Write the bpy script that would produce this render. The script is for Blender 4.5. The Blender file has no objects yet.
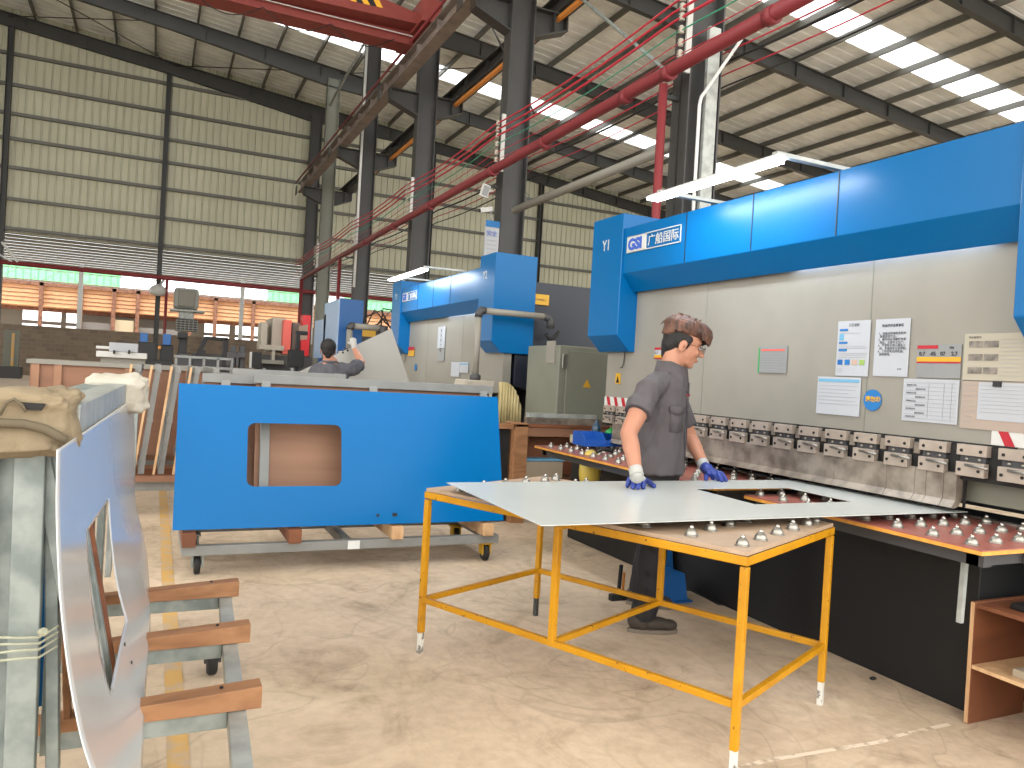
import bpy, math, random
from mathutils import Vector, Matrix, noise
random.seed(7)
S, Cc, R = math.sin, math.cos, math.radians
scene = bpy.context.scene
COL = scene.collection
# ------------------------------------------------------------------ camera
FPX = 769.0; YAW = math.atan(358/769); ROLL = R(3.27); PITCH = R(-0.6); CAMZ = 1.35
Fv = Vector((S(YAW)*Cc(PITCH), Cc(YAW)*Cc(PITCH), S(PITCH)))
Rv = Vector((Cc(YAW), -S(YAW), 0)); Uv = Rv.cross(Fv)
cr, sr = Cc(ROLL), S(ROLL)
# picture right = cos*R - sin*U tilted so that world up leans right
Rc = Rv*cr + Uv*sr; Uc = Uv*cr - Rv*sr
cam_d = bpy.data.cameras.new('camera'); cam = bpy.data.objects.new('camera', cam_d); COL.objects.link(cam)
cam_d.sensor_width = 36; cam_d.lens = 36*FPX/1024; cam_d.clip_end = 400; cam_d.clip_start = 0.05
cam.matrix_world = Matrix(((Rc.x, Uc.x, -Fv.x, 0), (Rc.y, Uc.y, -Fv.y, 0), (Rc.z, Uc.z, -Fv.z, CAMZ), (0, 0, 0, 1)))
scene.camera = cam
def at(px, py, x=None, y=None, z=None):
    """a measured point of the place: the sight line through a photo point met with one world plane"""
    dx = (px-512)/FPX; dy = (py-384)/FPX
    a = cr*dx + sr*dy; b = sr*dx - cr*dy
    d = Fv + Rv*a + Uv*b
    t = x/d.x if x is not None else y/d.y if y is not None else (z-CAMZ)/d.z
    return Vector((d.x*t, d.y*t, CAMZ + d.z*t))
# ------------------------------------------------------------------ materials
def srgb(c):
    c = [v/255 for v in c]
    return tuple((v/12.92 if v <= .04045 else ((v+.055)/1.055)**2.4) for v in c) + (1,)
MATS = {}
def mat(name, col, rough=.5, metal=0., var=0., vscale=4., col2=None, bump=0., bscale=30., coat=0., spec=.5, stretch=(1, 1, 1), detail=4., lo=.35, hi=.65, trans=0., alpha=1., emit=None, es=0., rvar=0.):
    m = bpy.data.materials.new(name); m.use_nodes = True
    nt = m.node_tree; N = nt.nodes; L = nt.links
    b = N['Principled BSDF']
    b.inputs['Roughness'].default_value = rough; b.inputs['Metallic'].default_value = metal
    b.inputs['Coat Weight'].default_value = coat; b.inputs['Coat Roughness'].default_value = .08
    b.inputs['Specular IOR Level'].default_value = spec
    b.inputs['Transmission Weight'].default_value = trans; b.inputs['Alpha'].default_value = alpha
    c = srgb(col); b.inputs['Base Color'].default_value = c
    if emit: b.inputs['Emission Color'].default_value = srgb(emit); b.inputs['Emission Strength'].default_value = es
    if var or col2 or bump or rvar:
        tc = N.new('ShaderNodeTexCoord'); mp = N.new('ShaderNodeMapping'); L.new(tc.outputs['Object'], mp.inputs['Vector'])
        mp.inputs['Scale'].default_value = stretch
    if var or col2:
        n = N.new('ShaderNodeTexNoise'); n.inputs['Scale'].default_value = vscale; n.inputs['Detail'].default_value = detail
        L.new(mp.outputs[0], n.inputs['Vector'])
        r = N.new('ShaderNodeValToRGB'); L.new(n.outputs['Fac'], r.inputs['Fac'])
        r.color_ramp.elements[0].position = lo; r.color_ramp.elements[1].position = hi
        c2 = srgb(col2) if col2 else tuple(min(1, v*(1+var)) for v in c[:3])+(1,)
        c1 = c if col2 else tuple(v*(1-var) for v in c[:3])+(1,)
        r.color_ramp.elements[0].color = c1; r.color_ramp.elements[1].color = c2
        L.new(r.outputs[0], b.inputs['Base Color'])
        if rvar:
            mr = N.new('ShaderNodeMapRange'); mr.inputs['To Min'].default_value = rough-rvar; mr.inputs['To Max'].default_value = rough+rvar
            L.new(n.outputs['Fac'], mr.inputs['Value']); L.new(mr.outputs[0], b.inputs['Roughness'])
    if bump:
        n2 = N.new('ShaderNodeTexNoise'); n2.inputs['Scale'].default_value = bscale; n2.inputs['Detail'].default_value = 5
        L.new(mp.outputs[0], n2.inputs['Vector'])
        bp = N.new('ShaderNodeBump'); bp.inputs['Strength'].default_value = bump; bp.inputs['Distance'].default_value = .01
        L.new(n2.outputs['Fac'], bp.inputs['Height']); L.new(bp.outputs[0], b.inputs['Normal'])
    MATS[name] = m; return m
def node_mat(name):
    m = bpy.data.materials.new(name); m.use_nodes = True; MATS[name] = m
    return m, m.node_tree.nodes, m.node_tree.links, m.node_tree.nodes['Principled BSDF']
# floor concrete
m, N, L, b = node_mat('concrete')
tc = N.new('ShaderNodeTexCoord')
def noise_ramp(scale, stops, detail=6, stretch=None, dist=0., rough=.6):
    n = N.new('ShaderNodeTexNoise'); n.inputs['Scale'].default_value = scale; n.inputs['Detail'].default_value = detail
    n.inputs['Distortion'].default_value = dist; n.inputs['Roughness'].default_value = rough
    if stretch:
        mp = N.new('ShaderNodeMapping'); mp.inputs['Scale'].default_value = stretch[:3]
        if len(stretch) > 3: mp.inputs['Rotation'].default_value = (0, 0, stretch[3])
        L.new(tc.outputs['Object'], mp.inputs['Vector']); L.new(mp.outputs[0], n.inputs['Vector'])
    else: L.new(tc.outputs['Object'], n.inputs['Vector'])
    r = N.new('ShaderNodeValToRGB'); L.new(n.outputs['Fac'], r.inputs['Fac'])
    e = r.color_ramp.elements
    e[0].position, e[0].color = stops[0][0], srgb(stops[0][1]); e[1].position, e[1].color = stops[-1][0], srgb(stops[-1][1])
    for p, c in stops[1:-1]:
        q = e.new(p); q.color = srgb(c)
    return r.outputs[0], n
def mul(a, b2, fac=1., mode='MULTIPLY'):
    x = N.new('ShaderNodeMix'); x.data_type = 'RGBA'; x.blend_type = mode; x.inputs[0].default_value = fac
    L.new(a, x.inputs[6]); L.new(b2, x.inputs[7]); return x.outputs[2]
o1, _ = noise_ramp(.9, [(.3, (192, 172, 148)), (.5, (208, 187, 161)), (.68, (220, 200, 174))], 8, dist=.6)
o2, _ = noise_ramp(2.2, [(.30, (205, 200, 194)), (.46, (250, 250, 250)), (.7, (255, 255, 255))], 8, dist=1.2, rough=.65)
o3, _ = noise_ramp(1.3, [(.47, (255, 255, 255)), (.5, (170, 160, 150)), (.53, (255, 255, 255))], 3, stretch=(1, .35, 1, .5), dist=2.2)
o4, _ = noise_ramp(14, [(.3, (215, 210, 205)), (.6, (255, 255, 255))], 8)
o5, _ = noise_ramp(.45, [(.492, (255, 255, 255)), (.5, (120, 108, 98)), (.508, (255, 255, 255))], 2, dist=3.)
col = mul(mul(mul(mul(o1, o2, .85), o3, .16), o4, .5), o5, .22)
L.new(col, b.inputs['Base Color']); b.inputs['Roughness'].default_value = .62
bp = N.new('ShaderNodeBump'); bp.inputs['Strength'].default_value = .25; bp.inputs['Distance'].default_value = .01
n = N.new('ShaderNodeTexNoise'); n.inputs['Scale'].default_value = 25; n.inputs['Detail'].default_value = 8; L.new(tc.outputs['Object'], n.inputs['Vector'])
L.new(n.outputs['Fac'], bp.inputs['Height']); L.new(bp.outputs[0], b.inputs['Normal'])
# grey brick boundary wall
m, N, L, b = node_mat('brick')
tc = N.new('ShaderNodeTexCoord'); mp = N.new('ShaderNodeMapping'); mp.inputs['Rotation'].default_value = (R(90), 0, 0)
L.new(tc.outputs['Object'], mp.inputs['Vector'])
br = N.new('ShaderNodeTexBrick'); br.inputs['Scale'].default_value = 1.2
br.inputs['Color1'].default_value = srgb((126, 110, 94)); br.inputs['Color2'].default_value = srgb((108, 95, 82)); br.inputs['Mortar'].default_value = srgb((124, 112, 98))
br.inputs['Mortar Size'].default_value = .02; L.new(mp.outputs[0], br.inputs['Vector']); L.new(br.outputs['Color'], b.inputs['Base Color']); b.inputs['Roughness'].default_value = .9
# wood with grain
def wood(name, c1, c2, rot=0., scale=3., rough=.6):
    m, N, L, b = node_mat(name)
    tc = N.new('ShaderNodeTexCoord'); mp = N.new('ShaderNodeMapping'); mp.inputs['Rotation'].default_value = (0, R(90) if rot else 0, 0)
    mp.inputs['Scale'].default_value = (1, 1, .25) if not rot else (.25, 1, 1)
    L.new(tc.outputs['Object'], mp.inputs['Vector'])
    w = N.new('ShaderNodeTexNoise'); w.inputs['Scale'].default_value = scale*4; w.inputs['Detail'].default_value = 7; w.inputs['Distortion'].default_value = 1.5
    L.new(mp.outputs[0], w.inputs['Vector'])
    r = N.new('ShaderNodeValToRGB'); r.color_ramp.elements[0].position = .3; r.color_ramp.elements[1].position = .7
    r.color_ramp.elements[0].color = srgb(c1); r.color_ramp.elements[1].color = srgb(c2)
    L.new(w.outputs['Fac'], r.inputs['Fac']); L.new(r.outputs[0], b.inputs['Base Color']); b.inputs['Roughness'].default_value = rough
wood('wood_orange', (132, 90, 58), (166, 120, 82), 1)
wood('wood_pale', (178, 138, 98), (208, 172, 130))
wood('plywood', (126, 90, 66), (152, 112, 86), 1, .7)
wood('plywood_red', (112, 78, 58), (138, 98, 74), 1, .5)
wood('wood_brown', (92, 52, 30), (128, 76, 46), 1, .8)
wood('board_tan', (150, 126, 102), (176, 152, 128), 1, 1.2)
# striped cladding tones are geometry; only a plain coat here
mat('cladding', (188, 187, 164), .55, var=.05, vscale=.6)
mat('roof_sheet', (236, 240, 238), .5, var=.10, vscale=1.2)
mat('dark_steel', (54, 54, 52), .5, var=.08, vscale=2.)
mat('grey_steel', (58, 58, 57), .5, var=.08, vscale=2.)
mat('purlin', (96, 95, 88), .45)
mat('rail_cream', (124, 113, 106), .5, var=.2, vscale=3.)
mat('galv', (140, 144, 140), .45, metal=.2, col2=(170, 174, 170), vscale=9., rvar=.1)
mat('galv_dull', (118, 128, 126), .5, metal=.3, col2=(148, 156, 152), vscale=14.)
mat('frame_grey', (126, 127, 124), .5, metal=.1, var=.1, vscale=6.)
mat('blue_paint', (0, 90, 146), .30, spec=.24)
mat('blue_panel', (0, 98, 160), .22, spec=.13)
mat('machine_grey', (130, 127, 118), .42, var=.06, vscale=2.2, spec=.4, rvar=.08)
mat('machine_grey_low', (112, 112, 98), .5, var=.1, vscale=3.)
mat('black_paint', (22, 22, 23), .55)
mat('machine_black', (14, 14, 15), .6, var=.2, vscale=1.4)
mat('dark_navy', (26, 32, 44), .45)
mat('cabinet_grey', (112, 114, 102), .45, var=.04)
mat('cabinet_dark', (58, 58, 60), .5)
mat('clamp_steel', (158, 146, 134), .38, metal=.25, var=.1, vscale=12.)
mat('punch_steel', (100, 90, 80), .42, metal=.3, col2=(148, 138, 126), vscale=9., detail=8.)
mat('hole_black', (16, 14, 13), .7)
mat('chrome', (150, 146, 138), .32, metal=.8)
mat('ball_steel', (180, 176, 166), .25, metal=.9)
mat('yellow_paint', (192, 136, 4), .42, col2=(168, 114, 8), vscale=7., lo=.45, hi=.8, spec=.5)
m = MATS['yellow_paint']; N = m.node_tree.nodes; L = m.node_tree.links; b = N['Principled BSDF']
n = N.new('ShaderNodeTexNoise'); n.inputs['Scale'].default_value = 38; n.inputs['Detail'].default_value = 6; n.inputs['Roughness'].default_value = .7
r = N.new('ShaderNodeValToRGB'); r.color_ramp.elements[0].position = .62; r.color_ramp.elements[1].position = .66
r.color_ramp.elements[0].color = (0, 0, 0, 1); r.color_ramp.elements[1].color = (1, 1, 1, 1)
tc = N.new('ShaderNodeTexCoord'); L.new(tc.outputs['Object'], n.inputs['Vector']); L.new(n.outputs['Fac'], r.inputs['Fac'])
old = b.inputs['Base Color'].links[0].from_socket
x = N.new('ShaderNodeMix'); x.data_type = 'RGBA'; L.new(r.outputs[0], x.inputs[0]); L.new(old, x.inputs[6]); x.inputs[7].default_value = srgb((84, 52, 26)); L.new(x.outputs[2], b.inputs['Base Color'])
mat('white_chipped', (206, 204, 196), .6, col2=(120, 116, 108), vscale=22., lo=.55, hi=.62)
mat('red_board', (150, 88, 78), .35, var=.08, vscale=5.)
mat('board_edge', (206, 146, 60), .55, var=.15, vscale=20.)
mat('sheet_white', (190, 194, 190), .22, spec=.5, var=.015, vscale=1.5)
mat('sheet_edge', (70, 70, 70), .5)
mat('sheet_silver', (196, 198, 200), .16, metal=.2, spec=.6, var=.03, vscale=1.5)
mat('sheet_grey', (158, 156, 150), .4, var=.03, vscale=2)
mat('red_pipe', (122, 48, 52), .5, spec=.3)
mat('red_wire', (176, 40, 56), .5)
mat('green_wire', (50, 140, 110), .5)
mat('black_rubber', (24, 24, 24), .7)
mat('crane_red', (126, 58, 52), .5, var=.05, spec=.3)
mat('orange_bar', (214, 138, 58), .5)
mat('hazard_yellow', (226, 170, 40), .5)
mat('white_paint', (186, 186, 182), .45)
mat('white_pole', (205, 206, 204), .45)
mat('cream_cloth', (132, 118, 94), .9, var=.14, vscale=9., bump=1., bscale=22.)
mat('white_cloth', (180, 174, 160), .9, var=.08, vscale=6., bump=.8, bscale=18.)
mat('strap_dark', (92, 82, 64), .8)
mat('film', (196, 196, 170), .25, alpha=.45, bump=.6, bscale=40.)
mat('cream_curtain', (188, 172, 124), .6)
mat('tube_glow', (255, 255, 255), .4, emit=(235, 245, 255), es=14.)
mat('strip_glow', (255, 255, 255), .4, emit=(225, 240, 255), es=9.)
mat('paper', (160, 163, 168), .7)
mat('paper_warm', (158, 152, 136), .7)
mat('paper_pink', (152, 138, 126), .7)
mat('ink', (52, 54, 60), .7)
mat('ink_soft', (138, 140, 144), .7)
mat('ink_blue', (44, 84, 170), .6)
mat('lt_blue', (96, 150, 180), .6)
mat('mid_blue', (20, 100, 160), .6)
mat('pale_pink', (172, 146, 132), .6)
mat('pale_green', (130, 158, 80), .6)
mat('red_sign', (158, 18, 34), .5)
mat('yellow_sign', (190, 146, 30), .5)
mat('grey_label', (124, 126, 126), .4)
mat('dark_photo', (110, 104, 96), .5, var=.4, vscale=30.)
mat('skin', (170, 120, 96), .5, var=.04, vscale=8., spec=.4)
mat('skin_dark', (146, 96, 76), .5, spec=.4)
mat('lips', (170, 84, 80), .5)
mat('shirt', (78, 73, 75), .85, var=.06, vscale=3., bump=.5, bscale=9.)
mat('shirt2', (76, 76, 82), .85, var=.08, vscale=3., bump=.5, bscale=9.)
mat('shirt_line', (66, 62, 66), .85)
mat('trousers', (34, 34, 37), .85, var=.12, vscale=5., bump=.5, bscale=9.)
mat('hair_brown', (104, 68, 50), .6, col2=(58, 36, 26), vscale=45., stretch=(1, 1, .25), bump=.8, bscale=90.)
mat('hair_black', (20, 17, 16), .7, bump=.5, bscale=120.)
mat('glove_white', (168, 167, 162), .85, bump=.5, bscale=60.)
mat('glove_blue', (36, 56, 132), .5, bump=.4, bscale=40.)
mat('glove_grey', (160, 162, 160), .85)
mat('shoe', (58, 50, 42), .7)
mat('shoe_sole', (110, 100, 88), .7)
mat('glass_lens', (235, 240, 240), .05, alpha=.18)
mat('glasses_frame', (80, 48, 36), .4)
mat('blue_plastic', (26, 78, 160), .35)
mat('blue_stool', (20, 86, 148), .45)
mat('green_plastic', (36, 144, 68), .5)
mat('bottle_dark', (34, 62, 82), .3)
mat('yellow_plastic', (176, 154, 66), .5)
mat('cardboard', (156, 142, 122), .8)
mat('red_machine', (196, 30, 40), .4)
mat('light_red', (214, 92, 80), .4)
mat('beige_machine', (168, 160, 146), .5)
mat('sky_blue_paint', (136, 160, 192), .4)
mat('deep_blue', (0, 72, 130), .4)
mat('ac_grey', (150, 152, 146), .5)
mat('green_sheet', (130, 226, 164), .6)
mat('timber', (238, 190, 148), .8, col2=(222, 160, 116), vscale=14., stretch=(.2, .2, 3))
mat('brown_beam', (112, 76, 62), .8, col2=(150, 108, 86), vscale=8.)
mat('pale_wall', (206, 190, 160), .8)
mat('grey_shutter', (128, 124, 120), .8)
mat('warm_grey', (130, 127, 118), .6)
mat('dark_green', (40, 48, 42), .6)
mat('tape', (206, 208, 206), .6)
mat('floor_yellow', (206, 164, 96), .6, col2=(188, 166, 140), vscale=7., lo=.45, hi=.62, detail=8.)
mat('floor_white', (228, 212, 190), .6, col2=(180, 160, 138), vscale=16., lo=.5, hi=.62)
m, N, L, b = node_mat('translucent_panel')
N.remove(b); t = N.new('ShaderNodeBsdfTranslucent'); t.inputs['Color'].default_value = (.85, .88, .9, 1); L.new(t.outputs[0], N['Material Output'].inputs[0])
# ------------------------------------------------------------------ mesh builder
def ortho(d):
    d = d.normalized(); a = Vector((0, 0, 1)) if abs(d.z) < .95 else Vector((0, 1, 0))
    u = a.cross(d).normalized(); return d, u, d.cross(u)
class MB:
    def __init__(s): s.v = []; s.f = []; s.sm = []
    def add(s, vs, fs, smooth=False):
        o = len(s.v); s.v += [Vector(v) for v in vs]; s.f += [tuple(i+o for i in f) for f in fs]; s.sm += [smooth]*len(fs); return s
    def box(s, x0, x1, y0, y1, z0, z1):
        return s.add([(x0, y0, z0), (x1, y0, z0), (x1, y1, z0), (x0, y1, z0), (x0, y0, z1), (x1, y0, z1), (x1, y1, z1), (x0, y1, z1)],
                     [(3, 2, 1, 0), (4, 5, 6, 7), (0, 1, 5, 4), (1, 2, 6, 5), (2, 3, 7, 6), (3, 0, 4, 7)])
    def bar(s, p0, p1, w, h, up=None):
        p0, p1 = Vector(p0), Vector(p1); d = (p1-p0).normalized()
        up = Vector(up) if up else (Vector((0, 0, 1)) if abs(d.z) < .9 else Vector((0, 1, 0)))
        u = d.cross(up).normalized(); n = u.cross(d)
        vs = [p + u*(a*w/2) + n*(b*h/2) for p in (p0, p1) for a, b in ((-1, -1), (1, -1), (1, 1), (-1, 1))]
        return s.add(vs, [(0, 1, 2, 3), (7, 6, 5, 4), (4, 5, 1, 0), (5, 6, 2, 1), (6, 7, 3, 2), (7, 4, 0, 3)])
    def tube(s, pts, r, seg=10, caps=True, r2=None):
        pts = [Vector(p) for p in pts]; k = len(pts); vs = []; pu = None
        for i, p in enumerate(pts):
            d = (pts[min(i+1, k-1)]-pts[max(i-1, 0)]).normalized()
            if pu is None: _, u, n = ortho(d)
            else:
                u = (pu - d*pu.dot(d)).normalized(); n = d.cross(u)
            pu = u; rr = r[i] if isinstance(r, (list, tuple)) else r
            for j in range(seg):
                a = 2*math.pi*j/seg; vs.append(p + u*rr*Cc(a) + n*rr*S(a))
        fs = [(i*seg+j, i*seg+(j+1) % seg, (i+1)*seg+(j+1) % seg, (i+1)*seg+j) for i in range(k-1) for j in range(seg)]
        s.add(vs, fs, True)
        if caps: s.f += [tuple(len(s.v)-k*seg+j for j in range(seg))[::-1], tuple(len(s.v)-seg+j for j in range(seg))]; s.sm += [False, False]
        return s
    def lathe(s, c, prof, seg=16, axis=(0, 0, 1)):
        c = Vector(c); d, u, n = ortho(Vector(axis)); vs = []
        for r_, h in prof:
            for j in range(seg):
                a = 2*math.pi*j/seg; vs.append(c + d*h + u*r_*Cc(a) + n*r_*S(a))
        k = len(prof)
        s.add(vs, [(i*seg+j, i*seg+(j+1) % seg, (i+1)*seg+(j+1) % seg, (i+1)*seg+j) for i in range(k-1) for j in range(seg)], True)
        s.f += [tuple(len(s.v)-k*seg+j for j in range(seg))[::-1], tuple(len(s.v)-seg+j for j in range(seg))]; s.sm += [False, False]
        return s
    def prism(s, poly, d):
        d = Vector(d); k = len(poly); p = [Vector(q) for q in poly]
        nrm = Vector((0, 0, 0))
        for i in range(k): nrm += p[i].cross(p[(i+1) % k])
        if nrm.dot(d) > 0: p = p[::-1]
        return s.add(p + [q+d for q in p], [tuple(range(k)), tuple(range(2*k-1, k-1, -1))] + [(i, k+i, k+(i+1) % k, (i+1) % k) for i in range(k)])
    def grid(s, fn, nu, nv, smooth=True, skip=None):
        vs = [fn(i/nu, j/nv) for j in range(nv+1) for i in range(nu+1)]
        fs = [(j*(nu+1)+i, j*(nu+1)+i+1, (j+1)*(nu+1)+i+1, (j+1)*(nu+1)+i) for j in range(nv) for i in range(nu) if not (skip and skip((i+.5)/nu, (j+.5)/nv))]
        return s.add(vs, fs, smooth)
    def ell(s, c, r_, rot=None, nu=16, nv=10):
        c = Vector(c); M = rot or Matrix.Identity(3)
        def fn(u, v):
            a = 2*math.pi*u; b = math.pi*(v-.5)
            return c + M @ Vector((r_[0]*Cc(b)*Cc(a), r_[1]*Cc(b)*S(a), r_[2]*S(b)))
        return s.grid(fn, nu, nv)
    def build(s, name, m, parent=None, bevel=0., solid=0., subsurf=0, mods=None):
        me = bpy.data.meshes.new(name); off = parent_loc(parent) if parent else Vector((0, 0, 0))
        me.from_pydata([v-off for v in s.v], [], s.f); me.polygons.foreach_set('use_smooth', s.sm)
        me.materials.append(MATS[m]); me.validate(); me.update()
        o = bpy.data.objects.new(name, me); COL.objects.link(o)
        if parent: o.parent = parent
        if solid:
            k = o.modifiers.new('thickness', 'SOLIDIFY'); k.thickness = solid; k.offset = 0
        if bevel:
            k = o.modifiers.new('bevel', 'BEVEL'); k.width = bevel; k.segments = 2; k.limit_method = 'ANGLE'
        if subsurf:
            k = o.modifiers.new('sub', 'SUBSURF'); k.levels = subsurf; k.render_levels = subsurf
        return o
def parent_loc(p):
    v = Vector((0, 0, 0))
    while p is not None: v += Vector(p.location); p = p.parent
    return v
def tag(o, label, cat, group=None, kind=None):
    if label: o['label'] = label
    if cat: o['category'] = cat
    if group: o['group'] = group
    if kind: o['kind'] = kind
    return o
def thing(name, label, cat, loc=(0, 0, 0), group=None):
    o = bpy.data.objects.new(name, None); o.empty_display_size = .1; COL.objects.link(o); o.location = loc
    return tag(o, label, cat, group)
def struct(name, mb, m, **k):
    o = mb.build(name, m, **k); o['kind'] = 'structure'; return o
def kids(o): return [c for c in bpy.data.objects if c.parent == o]
def dup(o, delta, label, parent=None, group=None):
    c = o.copy(); COL.objects.link(c)
    if parent is None: c.location = Vector(o.location)+Vector(delta)
    else: c.parent = parent
    if label: c['label'] = label
    if group: c['group'] = group
    for k in kids(o): dup(k, None, None, c)
    return c
def box(*a): return MB().box(*a)
def origin_shift(mb, loc): pass
def frame(right, up, nrm, loc):
    return Matrix(((right[0], up[0], nrm[0], loc[0]), (right[1], up[1], nrm[1], loc[1]), (right[2], up[2], nrm[2], loc[2]), (0, 0, 0, 1)))
def text(name, body, size, m, parent, right, up, nrm, loc, depth=.0015, cx='LEFT', sx=1., bold=0.):
    cu = bpy.data.curves.new(name, 'FONT'); cu.body = body; cu.size = size; cu.align_x = cx; cu.extrude = depth; cu.offset = bold; cu.resolution_u = 3
    o = bpy.data.objects.new(name, cu); COL.objects.link(o)
    bpy.context.view_layer.update()
    me = bpy.data.meshes.new_from_object(o.evaluated_get(bpy.context.evaluated_depsgraph_get()))
    bpy.data.objects.remove(o); bpy.data.curves.remove(cu)
    M = frame(Vector(right)*sx, up, nrm, loc); me.transform(M)
    if parent: me.transform(Matrix.Translation(-parent_loc(parent)))
    me.materials.clear(); me.materials.append(MATS[m])
    n = bpy.data.objects.new(name, me); COL.objects.link(n); n.parent = parent
    return n
# ================================================================== SETTING
def profile(n0, n1, pitch, fn_pt, rib=.05, w=.05):
    """a sheet with narrow raised ribs; fn_pt(u, side, h) -> point"""
    mb = MB(); u = n0; us = [(n0, 0)]
    while u + pitch < n1:
        c = u + pitch
        us += [(c-w, 0), (c-w*.6, rib), (c+w*.6, rib), (c+w, 0)]; u = c
    us.append((n1, 0)); vs = []
    for (t, h) in us: vs += [fn_pt(t, 0, h), fn_pt(t, 1, h)]
    return mb.add(vs, [(2*i, 2*i+1, 2*i+3, 2*i+2) for i in range(len(us)-1)])
RX0, RX1, RY0, RY1 = -14.0, 46.0, -8.0, 38.2
def zbot(x): return 13.72 - .105*x          # underside of the rafters
def zroof(x): return zbot(x) + .82
struct('floor', box(-30, 60, -15, 85, -.2, 0), 'concrete')
def roof_band(y0, y1):
    return profile(y0, y1, .45, lambda t, s, h: Vector((RX0 if s == 0 else RX1, t, zroof(RX0 if s == 0 else RX1)+h)), .05, .05)
SKY = [(4.0, 5.3), (16.65, 17.95), (29.3, 30.6)]
rb = MB(); y = RY0
for a, b_ in SKY + [(RY1, RY1)]:
    q = roof_band(y, a); rb.add(q.v, q.f); y = b_
struct('ceiling', rb, 'roof_sheet', solid=.02)
for i, (a, b_) in enumerate(SKY):
    q = roof_band(a, b_)
    struct('window_%d' % (i+1), q, 'translucent_panel')
# gable wall, ribs upright, open below
ZW = 6.06
gw = profile(RX0, RX1, .30, lambda t, s, h: Vector((t, 37.5+h, ZW if s == 0 else zroof(t)+.04)), .05, .045)
struct('wall_back', gw, 'cladding', solid=.015)
struct('wall_left_blocker', box(RX0-.1, RX0, 14, 37.5, 0, zroof(RX0)), 'cladding')  # unseen wall, added to block side daylight and darken the gable
struct('wall_right', box(RX1, RX1+.1, RY0, 37.5, 0, zroof(RX1)), 'cladding')
# ------------------------------------------------------------------ roof steel
colY = [8.1, 13.78, 19.55, 25.75, 32.3]
k = 0; x = -12.6
while x < 45:
    o = MB().bar((x, RY0, zroof(x)-.13), (x, 37.4, zroof(x)-.13), .07, .2).build('roof_purlin', 'purlin')
    tag(o, 'slim grey steel purlin running lengthwise under the roof sheets', 'purlin', 'roof purlins'); x += 1.5
RL = {37.3: 'dark roof rafter lying against the top of the far gable wall', 32.3: 'grey roof rafter nearest before the far gable wall, over the farthest free column',
      25.75: 'roof rafter over the column third from the near end', 19.55: 'roof rafter just in front of the farther skylight strip line, over the second column from camera',
      13.78: 'nearest visible roof rafter crossing the picture top right corner', 8.1: 'roof rafter above the nearest column, before all others'}
RL[19.55] = 'long dark roof rafter running below the bright nearer skylight strip'
for yy_, lab in RL.items():
    mb = MB(); h = .5
    for x0, x1, h0, h1 in ((RX0, 0, .5, .5), (0, 6.1, .5, .75), (6.1, 11, .75, .5), (11, RX1, .5, .5)):
        for (w_, za, zb) in ((.2, 0, .03), (.2, 1, .03), (.014, None, None)):
            if za is None:
                mb.prism([(x0, yy_-.008, zbot(x0)+.5-h0), (x1, yy_-.008, zbot(x1)+.5-h1), (x1, yy_-.008, zbot(x1)+.5), (x0, yy_-.008, zbot(x0)+.5)], (0, .016, 0))
            else:
                z0 = zbot(x0)+.5-(0 if za else h0); z1 = zbot(x1)+.5-(0 if za else h1)
                mb.bar((x0, yy_, z0), (x1, yy_, z1), w_, zb)
    t = mb.build('roof_rafter', 'dark_steel'); tag(t, lab, 'beam', 'roof rafters')
    st = MB()
    for xs in [v*2.2-12 for v in range(26)]:
        st.box(xs-.006, xs+.006, yy_-.09, yy_-.01, zbot(xs)+.02, zbot(xs)+.5)
    st.build('stiffener_plates', 'dark_steel', t)['kind'] = 'stuff'
# ------------------------------------------------------------------ columns
XC = 6.15
def i_section(mb, x, y, z0, z1, d=.5, w=.34, t=.022):
    mb.box(x-d/2, x-d/2+t, y-w/2, y+w/2, z0, z1); mb.box(x+d/2-t, x+d/2, y-w/2, y+w/2, z0, z1); mb.box(x-d/2, x+d/2, y-.012, y+.004, z0, z1)
CL = ['nearest grey steel column, rising behind the big blue machine with a silver duct on it', 'grey steel column with a tall notice board, behind the tall end box of the second blue machine',
      'grey steel column behind the lit lamp of the second blue machine', 'grey steel column right behind the small blue and silver machine', 'pale grey farthest free steel column before the gable wall']
COLS = []
for y, lab in zip(colY, CL):
    t = thing('steel_column', lab, 'column', (XC, y, 0), 'inner columns')
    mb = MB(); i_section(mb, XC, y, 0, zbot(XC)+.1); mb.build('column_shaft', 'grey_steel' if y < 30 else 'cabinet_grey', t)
    c = MB()
    for s_ in (-1, 1):
        X0, X1 = XC+s_*.25, XC+s_*.98
        c.prism([(X0, y-.01, 8.0), (X1, y-.01, 8.28), (X1, y-.01, 8.55), (X0, y-.01, 8.55)], (0, .02, 0))
        c.bar((X0, y, 8.56), (X1, y, 8.56), .3, .03); c.bar((X0, y, 7.99), (X1, y, 8.27), .3, .03)
        c.box(X1-.3, X1-.28, y-.15, y+.15, 8.2, 8.56); c.box(X1-.02, X1, y-.15, y+.15, 8.27, 8.56)
    c.build('bracket', 'dark_steel', t)
    b_ = MB().box(XC-.4, XC+.4, y-.3, y+.3, 0, .03).build('base_plate', 'dark_steel', t)
    COLS.append(t)
for px, lab in ((3, 'dark gable wall post at the left edge of the picture'), (163, 'dark gable wall post beside the grey air cooler'), (311, 'dark gable wall post just left of the pale grey column'),
                (431, 'dark gable wall post seen right of the third column'), (541, 'dark gable wall post seen left of the big machine end box')):
    p = at(px, 200, y=37.3); mb = MB(); i_section(mb, p.x, 37.3, 0, zbot(p.x), .2, .3, .02)
    if px == 311: i_section(mb, p.x, 36.95, 0, zbot(p.x), .5, .34)
    tag(mb.build('wall_post', 'dark_steel'), lab, 'post', 'gable wall posts')
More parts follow.
